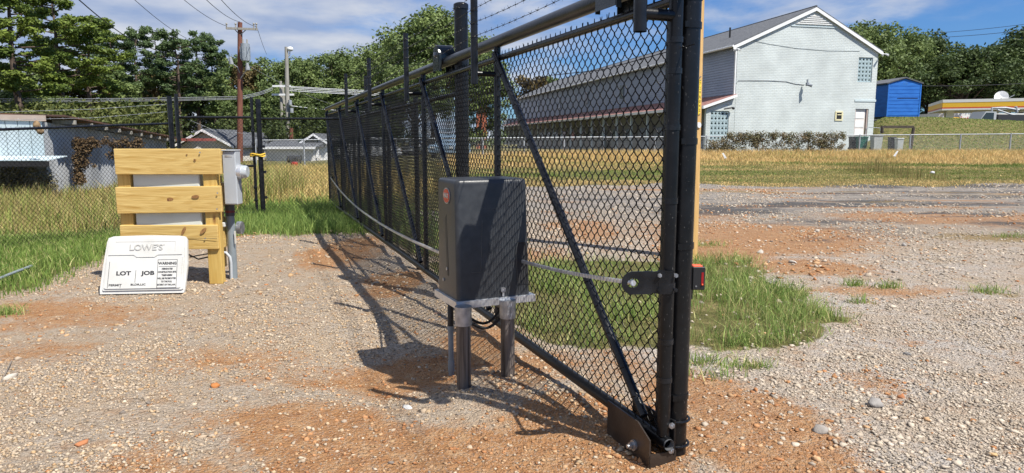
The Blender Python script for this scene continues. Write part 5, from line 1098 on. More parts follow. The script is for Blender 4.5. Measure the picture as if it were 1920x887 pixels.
# ---------------------------------------------------------------- vehicles
M_tyre = mat('tyre_rubber', (.015, .015, .016), rough=.8); M_win = mat('car_glass', (.03, .04, .05), rough=.08)
def vehicle(name, label, p, yaw, Ln, Wd, Ht, paint, kind='suv', group=None):
    t = thing(name, label, 'car' if kind != 'truck' else 'truck', (0, 0, 0), group)
    def prof(pts, w_, nm, m, par=t, y0=None, sm_=False):
        mb = MB(); mb.prism([Vector((x, -w_/2, z)) for x, z in pts], Vector((0, w_, 0))); return mb.build(nm, m, par, sm_)
    if kind == 'truck':
        prof([(-Ln/2, .55), (-Ln/2+2.0, .55), (-Ln/2+2.0, 2.45), (-Ln/2+.75, 2.5), (-Ln/2+.2, 1.6), (-Ln/2, 1.45)], Wd*.95, 'cab', paint)
        prof([(-Ln/2+.26, 1.6), (-Ln/2+.78, 2.35), (-Ln/2+1.7, 2.35), (-Ln/2+1.7, 1.6)], Wd*.97, 'cab_window', M_win)
        prof([(-Ln/2+2.2, .75), (Ln/2, .75), (Ln/2, 2.05), (-Ln/2+2.2, 2.15)], Wd, 'truck_bed', mat('dark_truck_bed', (.03, .03, .035), rough=.5))
        mb = MB(); mb.path([Vector((-Ln/2+2.3, 0, 2.15)), Vector((-Ln/2+2.2, 0, 2.9)), Vector((-Ln/2+3.8, 0, 2.95)), Vector((-Ln/2+5.4, 0, 2.7))], .13, 8); mb.path([Vector((-Ln/2+2.6, -.4, 2.7)), Vector((-Ln/2+4.0, -.6, 2.2)), Vector((-Ln/2+5.5, -.9, 1.9))], .09, 8); mb.tube(Vector((-Ln/2+5.2, 0, 2.4)), Vector((-Ln/2+5.0, 0, 3.1)), .15); mb.build('loading_arm', M_galv_far, t, True)
    else:
        hb_ = Ht*.56; prof([(-Ln/2, .35), (-Ln/2, hb_*.78), (-Ln/2+.15, hb_*.93), (-Ln*.26, hb_), (Ln*.42, hb_*1.02), (Ln/2, hb_*.9), (Ln/2, .35), (Ln*.38, .25), (-Ln*.38, .25)], Wd, 'body', paint)
        prof([(-Ln*.27, hb_), (-Ln*.13, Ht*.97), (-Ln*.05, Ht), (Ln*.30, Ht*.98), (Ln*.43, hb_)], Wd*.84, 'cabin', paint)
        prof([(-Ln*.235, hb_+.03), (-Ln*.13, Ht*.93), (Ln*.29, Ht*.93), (Ln*.385, hb_+.03)], Wd*.86, 'side_window', M_win)
        for s_ in (-1, 1): MB().box((-Ln/2-.0, s_*Wd*.36, hb_*.74), .06, .32, .15, None, .02).build('headlight', M_glass, t); MB().box((Ln/2, s_*Wd*.42, hb_*.8), .05, .16, .25, None, .02).build('tail_light', M_red, t)
    for x_ in (-Ln*.31, Ln*.30):
        for s_ in (-1, 1):
            wr = .34 if kind != 'truck' else .48; a = Vector((x_, s_*(Wd/2-.2), wr)); b = Vector((x_, s_*(Wd/2+.02), wr)); wh = MB().tube(a, b, wr, n=18).build('wheel', M_tyre, t, True); MB().tube(b, b+Vector((0, s_*.01, 0)), wr*.6, n=14).build('rim', M_galv, wh, True)
    t.location = p; t.rotation_euler = (0, 0, yaw); return t
M_cw = mat('white_car_paint', (.62, .64, .66), rough=.25); M_cb = mat('pale_blue_car_paint', (.25, .36, .48), rough=.25)
def onground(px, Y): x_ = P(px, 290, Y).x; return Vector((x_, Y, tz(x_, Y)))
vehicle('parked_car', 'pale blue car parked beside the motel porch, right of the far black gate post', onground(845, 50), 1.4, 4.7, 1.85, 1.65, M_cb)
vehicle('parked_car', 'white car parked at the far end of the motel, seen through the far gate mesh', onground(692, 52), .3, 4.6, 1.8, 1.6, M_cw)
vehicle('parked_car', 'white car parked beside the motel columns behind the middle of the gate', onground(790, 62), 1.35, 4.6, 1.8, 1.55, M_cw)
q = P(1862, 233, 82); vehicle('flatbed_truck', 'white cab truck with a dark bed parked at the petrol station', Vector((q.x+2.2, 82, P(1862, 234, 82).z-1.0)), .02, 9.5, 2.4, 2.6, mat('truck_white', (.42, .44, .46), rough=.3), 'truck')
# ---------------------------------------------------------------- far silver chain link fence with vines
def far_fence(name, label, A_, B_, h, n_post, spacing=.085, r=.0035):
    t = thing(name, label, 'fence', (A_.x, A_.y, tz(A_.x, A_.y))); d = B_-A_; Ln = d.length; dn = d.normalized()
    gz = lambda s_: tz(A_.x+dn.x*s_, A_.y+dn.y*s_)
    base = lambda s_: A_.z+(B_.z-A_.z)*s_/Ln
    MB().tube(A_+Z*h, B_+Z*h, .03, n=8).build('top_rail', M_galv_far, t, True)
    for k in range(n_post+1): p_ = A_.lerp(B_, k/n_post); o = MB().tube(p_-Z*.3, p_+Z*(h+.04), .045, n=10).build('fence_post', M_galv_far, t, True)
    n = int(Ln/spacing); V = []; Fq = []
    s0 = np.arange(n)*spacing; nn_ = np.array([-dn.y, dn.x])
    vs_ = []; fs_ = []
    for sg_ in (1, -1):
        a_ = s0 if sg_ > 0 else s0+h; b_ = a_+sg_*h
        a_c = np.clip(a_, 0, Ln); b_c = np.clip(b_, 0, Ln); za = np.abs(a_c-a_); zb_ = h-np.abs(b_c-b_)
        for off in ((-r, 0), (r, 0), (0, r)):
            for ss_, zz_ in ((a_c, za), (b_c, zb_)):
                bz_ = A_.z+(B_.z-A_.z)*ss_/Ln; vs_.append(np.stack([A_.x+dn.x*(ss_+off[0])+nn_[0]*off[1], A_.y+dn.y*(ss_+off[0])+nn_[1]*off[1], bz_+zz_], -1))
    V = np.stack(vs_, 1).reshape(-1, 3); i = np.arange(n)[:, None]*12
    for q in (0, 6): fs_ += [i+np.array([[q, q+1, q+3, q+2]]), i+np.array([[q+2, q+3, q+5, q+4]]), i+np.array([[q+4, q+5, q+1, q]])]
    ob = npmesh('chain_link_mesh', V-np.array(ORG[t.name]), [np.concatenate(fs_)], M_galv_far, parent=t); ob['kind'] = 'stuff'; return t
FA, FB = P(1130, 288, 41.5), P(1985, 288, 42.5); FA.z = P(1306, 257.5, 41.5).z-1.2; FB.z = P(1900, 250.5, 42.5).z-1.2
FC = P(480, 300, 36.5); FC.z = P(520, 262, 36.5).z-1.25
far_fence('chain_link_fence', 'low silver chain link fence across the verge in front of the motel', FA, FB, 1.2, 9)
far_fence('chain_link_fence', 'low silver chain link fence at the back of the field, behind the gates', FC, FA, 1.22, 8)
# ---------------------------------------------------------------- leaves
def leaf_cloud(cent, rad, n, size, colA, colB, asp=.6, up=.35, squash=.8, bright=None):
    """many small leaf faces round clump centres; cent (k,3), rad (k,)"""
    k = len(cent); wts = rad**2; ci = rng.choice(k, n, p=wts/wts.sum()); d = rng.normal(0, 1, (n, 3)); d /= np.linalg.norm(d, axis=1, keepdims=True)
    rr = rad[ci]*(rng.random(n)**.33)*rng.uniform(.75, 1.2, n); d2 = d.copy(); d2[:, 2] *= squash; p_ = cent[ci]+d2*rr[:, None]
    nr_ = d*.7+rng.normal(0, .6, (n, 3)); nr_[:, 2] += up; nr_ /= np.linalg.norm(nr_, axis=1, keepdims=True)
    u = np.cross(nr_, rng.normal(0, 1, (n, 3))); u /= np.linalg.norm(u, axis=1, keepdims=True); v = np.cross(nr_, u)
    s_ = size*rng.uniform(.6, 1.4, n)[:, None]; u = u*s_; v = v*s_*asp
    V = np.stack([p_-u*.5, p_+v*.5-u*.05, p_+u*.5, p_-v*.5+u*.1], 1).reshape(-1, 3); q = np.arange(n)[:, None]*4+np.array([[0, 1, 2, 3]])
    cl_ = rng.random(k)[ci]; t = np.clip(.55*cl_+.45*rng.random(n), 0, 1)[:, None]; c = (np.array(colA)[None]*(1-t)+np.array(colB)[None]*t)*rng.uniform(.8, 1.2, (n, 1))
    return V, q, np.repeat(c, 4, 0)
def make_tree(kind, seed, colA, colB, n=6000, leaf=.30):
    """returns (trunk mesh, crown mesh) for a tree 10 m tall standing at the origin"""
    global rng; rng = np.random.default_rng(seed); R_ = random.Random(seed); mb = MB(); cent = []; rad = []
    if kind == 'pine':
        pts = [Vector((R_.uniform(-.12, .12)*z/5, R_.uniform(-.12, .12)*z/5, z)) for z in (-.3, 2, 4, 6, 8, 9.6)]; mb.path(pts, [.17, .15, .13, .10, .06, .03], 8)
        for i in range(38):
            z = 3.4+6.4*(i/37)**.9; a = R_.uniform(0, 2*PI); ln = (1.9-.13*abs(z-6.2)**1.35 if z > 6.2 else 1.2+.25*(z-3.6))*R_.uniform(.6, 1.15); ln = max(ln, .4)
            b = Vector((0, 0, z)); e = b+Vector((math.cos(a)*ln, math.sin(a)*ln, .25+R_.uniform(-.1, .35))); m_ = b.lerp(e, .5)+Vector((0, 0, -.06)); mb.path([b, m_, e], [.045, .03, .012], 5)
            for f in (.55, .8, 1.0): cent.append(b.lerp(e, f)+Vector((R_.uniform(-.2, .2), R_.uniform(-.2, .2), R_.uniform(0, .2)))); rad.append(R_.uniform(.20, .40)*(.7+.5*f))
        cent.append(Vector((0, 0, 9.7))); rad.append(.45); sq = .62
    elif kind == 'mid':   # understorey: leafy from the ground up
        pts = [Vector((R_.uniform(-.2, .2), R_.uniform(-.2, .2), z)) for z in (-.3, 2.5, 5, 7.5)]; mb.path(pts, [.16, .12, .08, .03], 7)
        for i in range(75):
            z = R_.uniform(.7, 9.3); w_ = 2.5*math.sin(min(1, z/3.4)*PI/2)*math.sqrt(max(0, 1-((z-3.2)/6.9)**2)) if z > 3.2 else 2.3; a = R_.uniform(0, 2*PI); r_ = w_*R_.uniform(.35, 1)
            e = Vector((math.cos(a)*r_, math.sin(a)*r_, z)); cent.append(e); rad.append(R_.uniform(.35, .85))
            if i % 5 == 0: mb.path([Vector((0, 0, max(.5, z-1.5))), e], [.05, .012], 5)
        sq = .85
    else:
        hz = 3.2; pts = [Vector((0, 0, -.3)), Vector((.05, .05, 1.5)), Vector((-.05, .1, hz)), Vector((.1, 0, 5.5)), Vector((0, .1, 8))]; mb.path(pts, [.28, .22, .19, .12, .04], 9)
        for i in range(60):
            a = R_.uniform(0, 2*PI); el = R_.uniform(-.25, 1.45); wv = 3.6*R_.uniform(.72, 1.05)
            e = Vector((math.cos(a)*math.cos(el)*wv*.95, math.sin(a)*math.cos(el)*wv*.95, 5.6+math.sin(el)*wv*1.12)); cent.append(e); rad.append(R_.uniform(.55, 1.15))
            if i % 3 == 0: s0_ = Vector((0, 0, R_.uniform(2.6, 5.5))); mb.path([s0_, s0_.lerp(e, .5)+Vector((0, 0, .3)), e], [.09, .05, .015], 6)
            if i % 2 == 0: cent.append(e*.6+Vector((0, 0, 2.3))); rad.append(R_.uniform(.7, 1.1))
        sq = .8
    tm = bpy.data.meshes.new('trunk'); tm.from_pydata([tuple(v) for v in mb.v], [], mb.f); tm.polygons.foreach_set('use_smooth', [True]*len(tm.polygons)); tm.materials.append(M_bark if kind != 'mid' else M_bark2)
    V, q, c = leaf_cloud(np.array([tuple(v) for v in cent]), np.array(rad), n, leaf, colA, colB, squash=sq, asp=.5 if kind == 'pine' else .7)
    o = npmesh('crown', V, [q], M_leaf, c); cm = o.data; bpy.data.objects.remove(o); return tm, cm
PINE_A, PINE_B = (.05, .09, .02), (.23, .29, .05)
KINDS = {'pine': [make_tree('pine', 11+i, PINE_A, PINE_B, 15000, .18) for i in range(3)],
         'darkpine': [make_tree('pine', 31+i, (.04, .072, .03), (.14, .20, .07), 9500, .19) for i in range(2)],
         'broad': [make_tree('broad', 51+i, (.055, .09, .03), (.22, .28, .09), 15000, .23) for i in range(3)],
         'pale': [make_tree('mid', 71+i, (.06, .10, .03), (.24, .30, .10), 14000, .21) for i in range(3)],
         'rust': [make_tree('mid', 91, (.08, .06, .025), (.20, .15, .06), 7500, .27)],
         'darkbroad': [make_tree('broad', 95+i, (.03, .052, .02), (.11, .15, .045), 14000, .24) for i in range(2)]}
rng = np.random.default_rng(1234)
TREES = 0
def tree(kind, px, Y, ytop, label, wide=1., group=None, cat='tree', zbase=None, name=None):
    global TREES; TREES += 1; v = KINDS[kind][TREES % len(KINDS[kind])]; x_ = P(px, 200, Y).x; zb_ = tz(x_, Y) if zbase is None else zbase; ht = P(px, ytop, Y).z-zb_
    nm = name or ('pine_tree' if 'pine' in kind else 'broadleaf_tree'); t = thing(nm, label, cat, (x_, Y, zb_), group)
    for part_, me in (('trunk', v[0]), ('crown', v[1])): o = bpy.data.objects.new(part_, me); C.objects.link(o); o.parent = t
    s_ = ht/10.; t.scale = (s_*wide, s_*wide, s_); t.rotation_euler = (0, 0, random.uniform(0, 6.28)); return t
ORDN = ['first', 'second', 'third', 'fourth', 'fifth', 'sixth', 'seventh', 'eighth', 'ninth', 'tenth', 'eleventh', 'twelfth', 'thirteenth', 'fourteenth', 'fifteenth', 'sixteenth']
W1 = 'woods on the left behind the metal shed'
for (px, Y, yt, w_, k, lab) in ((-60, 40, -120, 1.3, 'pine', 'tall sunlit pine at the very left edge of the photo'), (38, 44, -60, 1.25, 'pine', 'tallest yellow green pine above the metal shed roof'), (118, 52, -10, 1.3, 'pine', 'tall pine just right of the tallest yellow green one'), (172, 60, 45, 1.3, 'pine', 'pine leaning off the tall left group, above the shed roof slope')):
    tree(k, px, Y, yt, lab, w_)
for (px, Y, yt, w_, lab) in ((222, 72, 62, 1.05, 'dark pine with a bare trunk above the timber screen'), (262, 74, 60, .95, 'dark pine, second in the row above the timber screen'), (300, 76, 64, .9, 'thin dark pine with sky showing beside it, left of the fence corner posts'), (335, 74, 68, 1.15, 'broad topped dark pine above the fence corner posts'), (372, 78, 70, 1.1, 'dark pine right of the fence corner posts'), (402, 80, 72, .85, 'small headed dark pine nearest the red brown utility pole')):
    tree('darkpine', px, Y, yt, lab, w_)
for (px, Y, yt, w_) in ((-20, 56, 90, 1.6), (60, 60, 110, 1.6), (140, 62, 120, 1.6), (195, 66, 112, 1.4), (250, 82, 118, 1.4), (305, 82, 130, 1.5), (350, 82, 122, 1.5), (395, 84, 112, 1.5), (90, 48, 175, 1.5), (20, 48, 165, 1.5), (430, 74, 130, 1.4)):
    tree('pale' if px != 140 and px != 305 else 'rust', px, Y, yt, '%s leafy understorey tree, %s from the left in the woods behind the metal shed' % ('rust tinted' if px in (140, 305) else 'green', ORDN[sorted([-20, 60, 140, 195, 250, 305, 350, 395, 90, 20, 430]).index(px)]), w_, group='understorey trees behind the metal shed')
for (px, Y, yt, w_, k) in ((440, 84, 98, 1.0, 'pale'), (468, 80, 118, 1.0, 'rust'), (498, 86, 103, 1.1, 'pale'), (532, 82, 112, 1.1, 'broad'), (566, 88, 98, 1.05, 'pale'), (600, 84, 100, 1.1, 'pale'), (632, 88, 96, 1.05, 'broad'), (664, 86, 98, 1.1, 'pale'), (698, 88, 88, 1.0, 'pale'), (450, 68, 165, 1.3, 'pale'), (490, 68, 172, 1.3, 'pale'), (540, 70, 160, 1.3, 'broad'), (590, 70, 168, 1.3, 'pale'), (640, 70, 150, 1.3, 'pale'), (690, 72, 140, 1.3, 'broad'), (655, 52, 190, 1.2, 'pale')):
    tree(k, px, Y, yt, '%s woodland tree, %s from the left of the %s row behind the utility poles' % ('rust tinted' if k == 'rust' else 'green', ORDN[sorted([440, 468, 498, 532, 566, 600, 632, 664, 698] if Y > 75 else [450, 490, 540, 590, 640, 690, 655]).index(px)], 'back' if Y > 75 else 'front'), w_, group='woodland trees behind the utility poles')
tree('broad', 735, 74, 70, 'mid height green tree left of the big oak', 1.0); tree('broad', 812, 66, 22, 'big tall oak rising behind the roller cover of the gate', 1.15); tree('broad', 775, 60, 118, 'yellow green tree in front of the big oak', 1.2)
tree('broad', 870, 78, 60, 'oak crown showing right of the far capped gate post', 1.1)
tree('pale', 905, 90, 120, 'small tree behind the far end of the motel', 1.2)
tree('rust', 1000, 118, 137, 'rust tinted tree top showing over the motel ridge behind the gate mesh', 1.4, zbase=.5); tree('pale', 1035, 120, 136, 'green tree top showing over the motel ridge behind the gate mesh', 1.2, zbase=.5)
for (px, Y, yt, w_, k, lab) in ((1622, 92, 44, 1.05, 'broad', 'green tree rising right behind the motel gable'), (1685, 126, 60, 1.15, 'broad', 'green tree behind the roof of the blue shed'), (1742, 130, 60, 1.0, 'darkbroad', 'dark round tree between the blue shed and the station'), (1800, 118, 88, 1.3, 'darkbroad', 'dark tree behind the left end of the station canopy'), (1862, 122, 76, 1.25, 'darkbroad', 'dark tree behind the satellite dish'), (1915, 126, 50, 1.25, 'darkbroad', 'tallest dark tree at the right edge behind the station'), (1975, 124, 60, 1.2, 'darkbroad', 'dark tree beyond the right edge of the station canopy')):
    tree(k, px, Y, yt, lab, w_, zbase=1.0)
for (px, Y, yt) in ((1655, 128, 130), (1735, 134, 165), (1780, 138, 140), (1835, 128, 120), (1890, 128, 110), (1950, 128, 110)): tree('pale' if px < 1770 else 'darkbroad', px, Y, yt, 'lower leafy tree, %s from the left behind the blue shed and petrol station' % ORDN[[1655, 1735, 1780, 1835, 1890, 1950].index(px)], 1.5, group='lower trees behind the petrol station', zbase=1.)
# undergrowth and vines as leaf masses
def leafmass(name, label, cat, cent, rad, n, size, A_, B_, kind='stuff', sq=.8):
    V, q, c = leaf_cloud(np.array(cent), np.array(rad), n, size, A_, B_, squash=sq); o = npmesh(name, V, [q], M_leaf, c); tag(o, label, cat, kind=kind); return o
cent = []; rad = []
for i in range(120): px = rng.uniform(-150, 325); Y = rng.uniform(38, 46); p_ = P(px, rng.uniform(205, 262), Y); cent.append(tuple(p_)); rad.append(rng.uniform(.5, 1.3))
leafmass('undergrowth', 'olive and brown undergrowth below the pines behind the metal shed', 'undergrowth', cent, rad, 11000, .22, (.03, .055, .014), (.17, .18, .05))
cent = []; rad = []
for i in range(90): px = rng.uniform(430, 760); Y = rng.uniform(56, 64); p_ = P(px, rng.uniform(205, 268), Y); cent.append(tuple(p_)); rad.append(rng.uniform(.7, 1.4))
leafmass('undergrowth', 'dense green undergrowth at the foot of the woodland behind the white house', 'undergrowth', cent, rad, 12000, .28, (.03, .05, .015), (.11, .14, .04))
cent = []; rad = []; fd = (FB-FA).normalized()
for i in range(330):
    px = rng.uniform(1352, 1584) if i > 40 else rng.uniform(1325, 1365); Y = 41.5+rng.uniform(-.1, .15); top = 252 if px > 1365 else 262; f_ = rng.uniform(0, 1)**(1.5 if px > 1365 else .8); p_ = P(px, top+f_*36, Y); cent.append(tuple(p_)); rad.append(rng.uniform(.14, .30)*(1-.2*f_))
leafmass('vine', 'tangled green and brown vine growing over the silver fence below the gable', 'vine', cent, rad, 16000, .085, (.08, .10, .035), (.30, .22, .14), sq=1.)
cent = []; rad = []
for i in range(90): px = rng.uniform(143, 225); Y = 21; top = 262 if px < 190 else 268; f_ = rng.random(); p_ = P(143+rng.exponential(7) if i % 2 else rng.uniform(143, 262), (264+f_*78) if i % 2 else 264+rng.exponential(7), 20.9+.045*max(0, px-143)*0+.0); cent.append(tuple(p_)); rad.append(rng.uniform(.08, .18))
leafmass('vine', 'brown dying vine hanging over the metal shed wall', 'vine', cent, rad, 5500, .07, (.07, .045, .025), (.24, .16, .08), sq=1.)
cent = [tuple(P(rng.uniform(-40, 95), rng.uniform(318, 352), 19.2)) for _ in range(50)]; leafmass('shrub', 'scrubby dark bush in front of the metal shed wall', 'shrub', cent, list(rng.uniform(.12, .32, 50)), 3500, .07, (.08, .08, .04), (.24, .20, .10), kind='stuff')
# ---------------------------------------------------------------- metal shed on the left
s0_ = Vector((P(-75, 300, 19.6).x, 19.6, 0)); s1_ = Vector((P(86, 300, 19.6).x, 19.6, 0)); s2_ = Vector((P(312, 300, 34).x, 34, 0))
zt0 = P(60, 222, 19.6).z; zbs = -.45; zt_far = P(305, 262, 34).z
ms = thing('metal_shed', 'weathered grey corrugated metal shed with a low sloping roof behind the left fence', 'shed', ((s1_.x), s1_.y, zbs))
M_cor = mat('corrugated_zinc', (.25, .26, .27), (.42, .43, .44), rough=.55, metal=.15, scale=1.2, stretch=(1, 1, .3), detail=8)
M_lblue = mat('pale_blue_sheet', (.46, .55, .58), (.54, .62, .65), rough=.6, scale=.8)
sheets = 7; wdt = (s1_-s0_).x/sheets
for k in range(sheets):
    a = s0_+Vector((wdt*k+.012, 0, 0)); mb = MB(); zmid = P(60, 303, 19.6).z; mb.box(a+Vector((wdt/2-.012, 0, (zt0+zmid)/2)), wdt-.024, .04, zt0-zmid); mb.build('wall_sheet', M_lblue, ms)
mb = MB(); mb.box((s0_+s1_)/2+Z*((zmid+zbs)/2)+Vector((0, .05, 0)), (s1_-s0_).x, .04, zmid-zbs); mb.build('lower_wall', mat('grey_block', (.22, .22, .24), (.36, .36, .38), rough=.9, scale=2), ms)
# corrugated side wall with real ribs, sheet by sheet
d = (s2_-s1_); Ln = d.length; dn = d.normalized(); nn_ = Vector((dn.y, -dn.x, 0)); shn = 9; k = 0
for si in range(shn):
    mb = MB(); a0, a1 = Ln*si/shn, Ln*(si+1)/shn-.02; nr_ = 6; ring = []
    for i in range(nr_*2+1):
        s_ = a0+(a1-a0)*i/(nr_*2); p_ = s1_+dn*s_+nn_*(.07 if i % 2 else 0); zt_ = zt0+(zt_far-zt0)*s_/Ln-.1
        b = len(mb.v); mb.v += [Vector((p_.x, p_.y, zbs)), Vector((p_.x, p_.y, zt_))]
        if i: mb.f.append((b-2, b, b+1, b-1))
    mb.build('corrugated_sheet', M_cor, ms)
# roof: pale edge in front, overhanging dark slope at the side
rf = Vector((0, -.07, 0)); a, b = s0_+rf+Vector((-.3, 0, 0)), s1_+rf+Vector((.12, 0, 0))
mb = MB(); mb.prism([a+Z*(zt0+.14), b+Z*(zt0+.08), b+Z*(zt0-.08), a+Z*(zt0-.02)], Vector((0, .05, 0))); mb.build('fascia_board', mat('tan_board', (.42, .33, .27), (.52, .42, .36), rough=.8, scale=2), ms)
ovh = nn_*.6; mb = MB(); pa, pb, pc2, pd2 = s0_+rf+Vector((-.3, 0, 0)), s1_+rf+ovh, s2_+ovh+dn*.5, s2_+Vector((-16, 2, 0))
tops = [pa+Z*(zt0+.18), pb+Z*(zt0+.10), pc2+Z*(zt_far+.10), pd2+Z*(zt_far+.3)]; mb.prism(tops, Z*-.05); mb.build('roof', mat('rusty_roof_sheet', (.05, .035, .03), (.16, .07, .04), rough=.8, scale=1.5), ms)
mb = MB()
for k_ in range(10):
    f = (k_+.5)/10; c = s1_+dn*Ln*f; MB().box(c+ovh*.5+Z*(zt0+(zt_far-zt0)*f-.06), .6, .09, .12, (nn_, dn, Z)).build('rafter', M_greywood, ms)
aw = P(40, 305, 19.0); mb = MB(); xa, xb = P(-70, 305, 19).x, P(103, 305, 19).x; za = P(40, 296, 19.2).z; mb.prism([Vector((xa, 19.55, za+.05)), Vector((xb, 19.55, za+.05)), Vector((xb, 18.7, za-.05)), Vector((xa, 18.7, za-.05))], Z*-.02); mb.build('awning', M_lblue, ms)
MB().box(((xa+xb)/2, 18.74, za-.15), xb-xa, .05, .14).build('awning_beam', M_dark, ms)
for px in (15, 33, 54, 71): q = P(px, 308, 18.8); MB().ball(q, .03, 8, 6, (1, 1, 1.5)).tube(q, q+Z*.08, .008).build('bulb', M_glass, ms, True)
q = P(69, 236, 18.5); o = MB().ball(q, .12, 9, 6, (.8, .7, 1.2)).ball(q+Vector((.08, 0, -.14)), .09).build('wasp_nest', mat('brown_nest', (.16, .10, .05), (.32, .22, .12), rough=.9, scale=12), ms, True)
# ---------------------------------------------------------------- far houses
def gable_house(name, label, px0, px1, ybase, yeave, yridge, Y, wall, roofm, depth=6, gable_front=False, extras=None):
    a, b = P(px0, ybase, Y), P(px1, ybase, Y); ze, zr = P(px0, yeave, Y).z, P(px0, yridge, Y).z; t = thing(name, label, 'house', ((a.x+b.x)/2, Y, a.z))
    if gable_front:
        m_ = (a.x+b.x)/2; mb = MB(); mb.prism([Vector((a.x, Y, a.z-.4)), Vector((b.x, Y, a.z-.4)), Vector((b.x, Y, ze)), Vector((m_, Y, zr)), Vector((a.x, Y, ze))], Vector((0, depth, 0))); mb.build('wall', wall, t)
        for (xa, za, xb, zb_) in ((a.x-.3, ze-.12, m_, zr+.05), (m_, zr+.05, b.x+.3, ze-.12)): mb = MB(); mb.prism([Vector((xa, Y-.4, za)), Vector((xb, Y-.4, zb_)), Vector((xb, Y-.4, zb_+.15)), Vector((xa, Y-.4, za+.15))], Vector((0, depth+.8, 0))); mb.build('roof', roofm, t); mb = MB(); mb.prism([Vector((xa, Y-.44, za-.04)), Vector((xb, Y-.44, zb_-.04)), Vector((xb, Y-.44, zb_+.12)), Vector((xa, Y-.44, za+.12))], Vector((0, .04, 0))); mb.build('rake_board', M_trim, t)
    else:
        mb = MB(); mb.box(((a.x+b.x)/2, Y+depth/2, (a.z-.4+ze)/2), b.x-a.x, depth, ze-a.z+.4); mb.build('wall', wall, t)
        mb = MB(); mb.prism([Vector((a.x-.3, Y-.4, ze-.05)), Vector((a.x-.3, Y+depth/2, zr)), Vector((a.x-.3, Y+depth+.4, ze-.05))], Vector((b.x-a.x+.6, 0, 0))); mb.build('roof', roofm, t)
        mb = MB(); mb.box(((a.x+b.x)/2, Y-.42, ze-.08), b.x-a.x+.6, .04, .16); mb.build('fascia', M_trim, t)
    return t
M_ww = mat('whitewashed_wall', (.58, .56, .53), (.68, .66, .62), rough=.8, scale=1); M_darkroof = mat('dark_roof', (.06, .065, .075), (.10, .105, .115), rough=.9, scale=2)
h1 = gable_house('white_house', 'low white house wing with a long grey roof behind the yellow tied gate', 500, 588, 308, 275, 262, 48, M_ww, M_darkroof)
h2 = gable_house('white_house', 'white gabled porch house right of the grey roofed wing', 572, 612, 302, 268, 255, 50, M_trim, M_darkroof, gable_front=True)
for px in (582, 595): q0, q1 = P(px, 296, 48.6), P(px, 272, 48.6); MB().box((q0+q1)/2, .18, .18, q1.z-q0.z).build('porch_column', M_trim, h2)
MB().box((P(576, 280, 49.9)), 1.2, .1, 1.5).build('window', mat('green_dark_glass', (.03, .06, .05), rough=.2), h2); MB().box((P(590, 280, 49.9)), .5, .1, 1.5).build('window', MATS['green_dark_glass'], h2)
h3 = gable_house('grey_roof_house', 'low house with a dark roof and white eaves above the grey meter', 338, 436, 300, 274, 247, 46, M_ww, M_darkroof, gable_front=True)
h4 = gable_house('white_house', 'small white gable end between the meter and the red brown pole', 428, 452, 300, 268, 252, 52, M_trim, M_darkroof, gable_front=True)
q = P(352, 262, 45); MB().box(q, 3.4, .6, .18).build('red_roof_sheet', mat('dull_red_sheet', (.26, .07, .06), (.34, .1, .08), rough=.8), h3)
tr = thing('flat_trailer', 'white slatted trailer bed side seen between the far gate uprights', 'trailer', tuple(onground(658, 40)))
for k_ in range(4): q = P(658, 272+k_*5.5, 40); MB().box(q, 1.2, .05, .13).build('slat', M_trim, tr)
# barbecue and red bin
q = P(552, 298, 43); bq = thing('barbecue', 'black barrel barbecue in front of the white house wing', 'barbecue', (q.x, 43, tz(q.x, 43)))
MB().tube(q-Vector((.42, 0, 0)), q+Vector((.42, 0, 0)), .22, n=14).build('barrel', M_rub, bq, True)
for s_ in (-.35, .35): MB().tube(q+Vector((s_, 0, -.1)), Vector((q.x+s_, 43, tz(q.x, 43))), .03).build('leg', M_rub, bq)
q = P(552, 309, 38.6); rb = MB().tube(Vector((q.x, q.y, q.z-.3)), q+Z*.16, .17, .19, 12); o = rb.build('bucket', M_red, None, True); recentre(o); tag(o, 'small red bucket in the straw coloured field below the barbecue', 'bucket')
# ---------------------------------------------------------------- bins, frame and flags by the far fence
def bin_(px0, px1, y0, y1, Y, m, label, lidc=None):
    a, b = P(px0, y1, Y), P(px1, y0, Y); cx2 = (a.x+b.x)/2; w_ = b.x-a.x; t = thing('wheelie_bin', label, 'bin', (cx2, Y, a.z-.2)); zb2 = a.z-.2
    mb = MB(); lo = [Vector((cx2+sx_*w_*.40, Y+sy_*w_*.40, zb2)) for sx_, sy_ in ((-1, -1), (1, -1), (1, 1), (-1, 1))]; hi = [Vector((cx2+sx_*w_*.5, Y+sy_*w_*.5, b.z-.08)) for sx_, sy_ in ((-1, -1), (1, -1), (1, 1), (-1, 1))]
    mb.v += lo+hi; mb.f += [(0, 1, 2, 3), (4, 7, 6, 5), (0, 4, 5, 1), (1, 5, 6, 2), (2, 6, 7, 3), (3, 7, 4, 0)]; mb.build('bin_body', m, t)
    MB().box((cx2, Y, b.z-.04), w_*1.12, w_*1.12, .09, None, .02).build('lid', lidc or m, t)
    for s_ in (-1, 1): MB().tube((cx2+s_*w_*.42-.03, Y+w_*.4, zb2+.1), (cx2+s_*w_*.42+.03, Y+w_*.4, zb2+.1), .1, n=10).build('wheel', M_tyre, t)
M_gbin = mat('green_bin_plastic', (.01, .10, .075), (.015, .13, .10), rough=.5); M_wbin = mat('pale_bin_plastic', (.40, .42, .40), (.48, .5, .48), rough=.5)
bin_(1607, 1624, 256, 278, 44.5, M_gbin, 'green wheelie bin standing below the white door'); bin_(1593, 1606, 256, 276, 45, M_dark, 'black wheelie bin left of the green one')
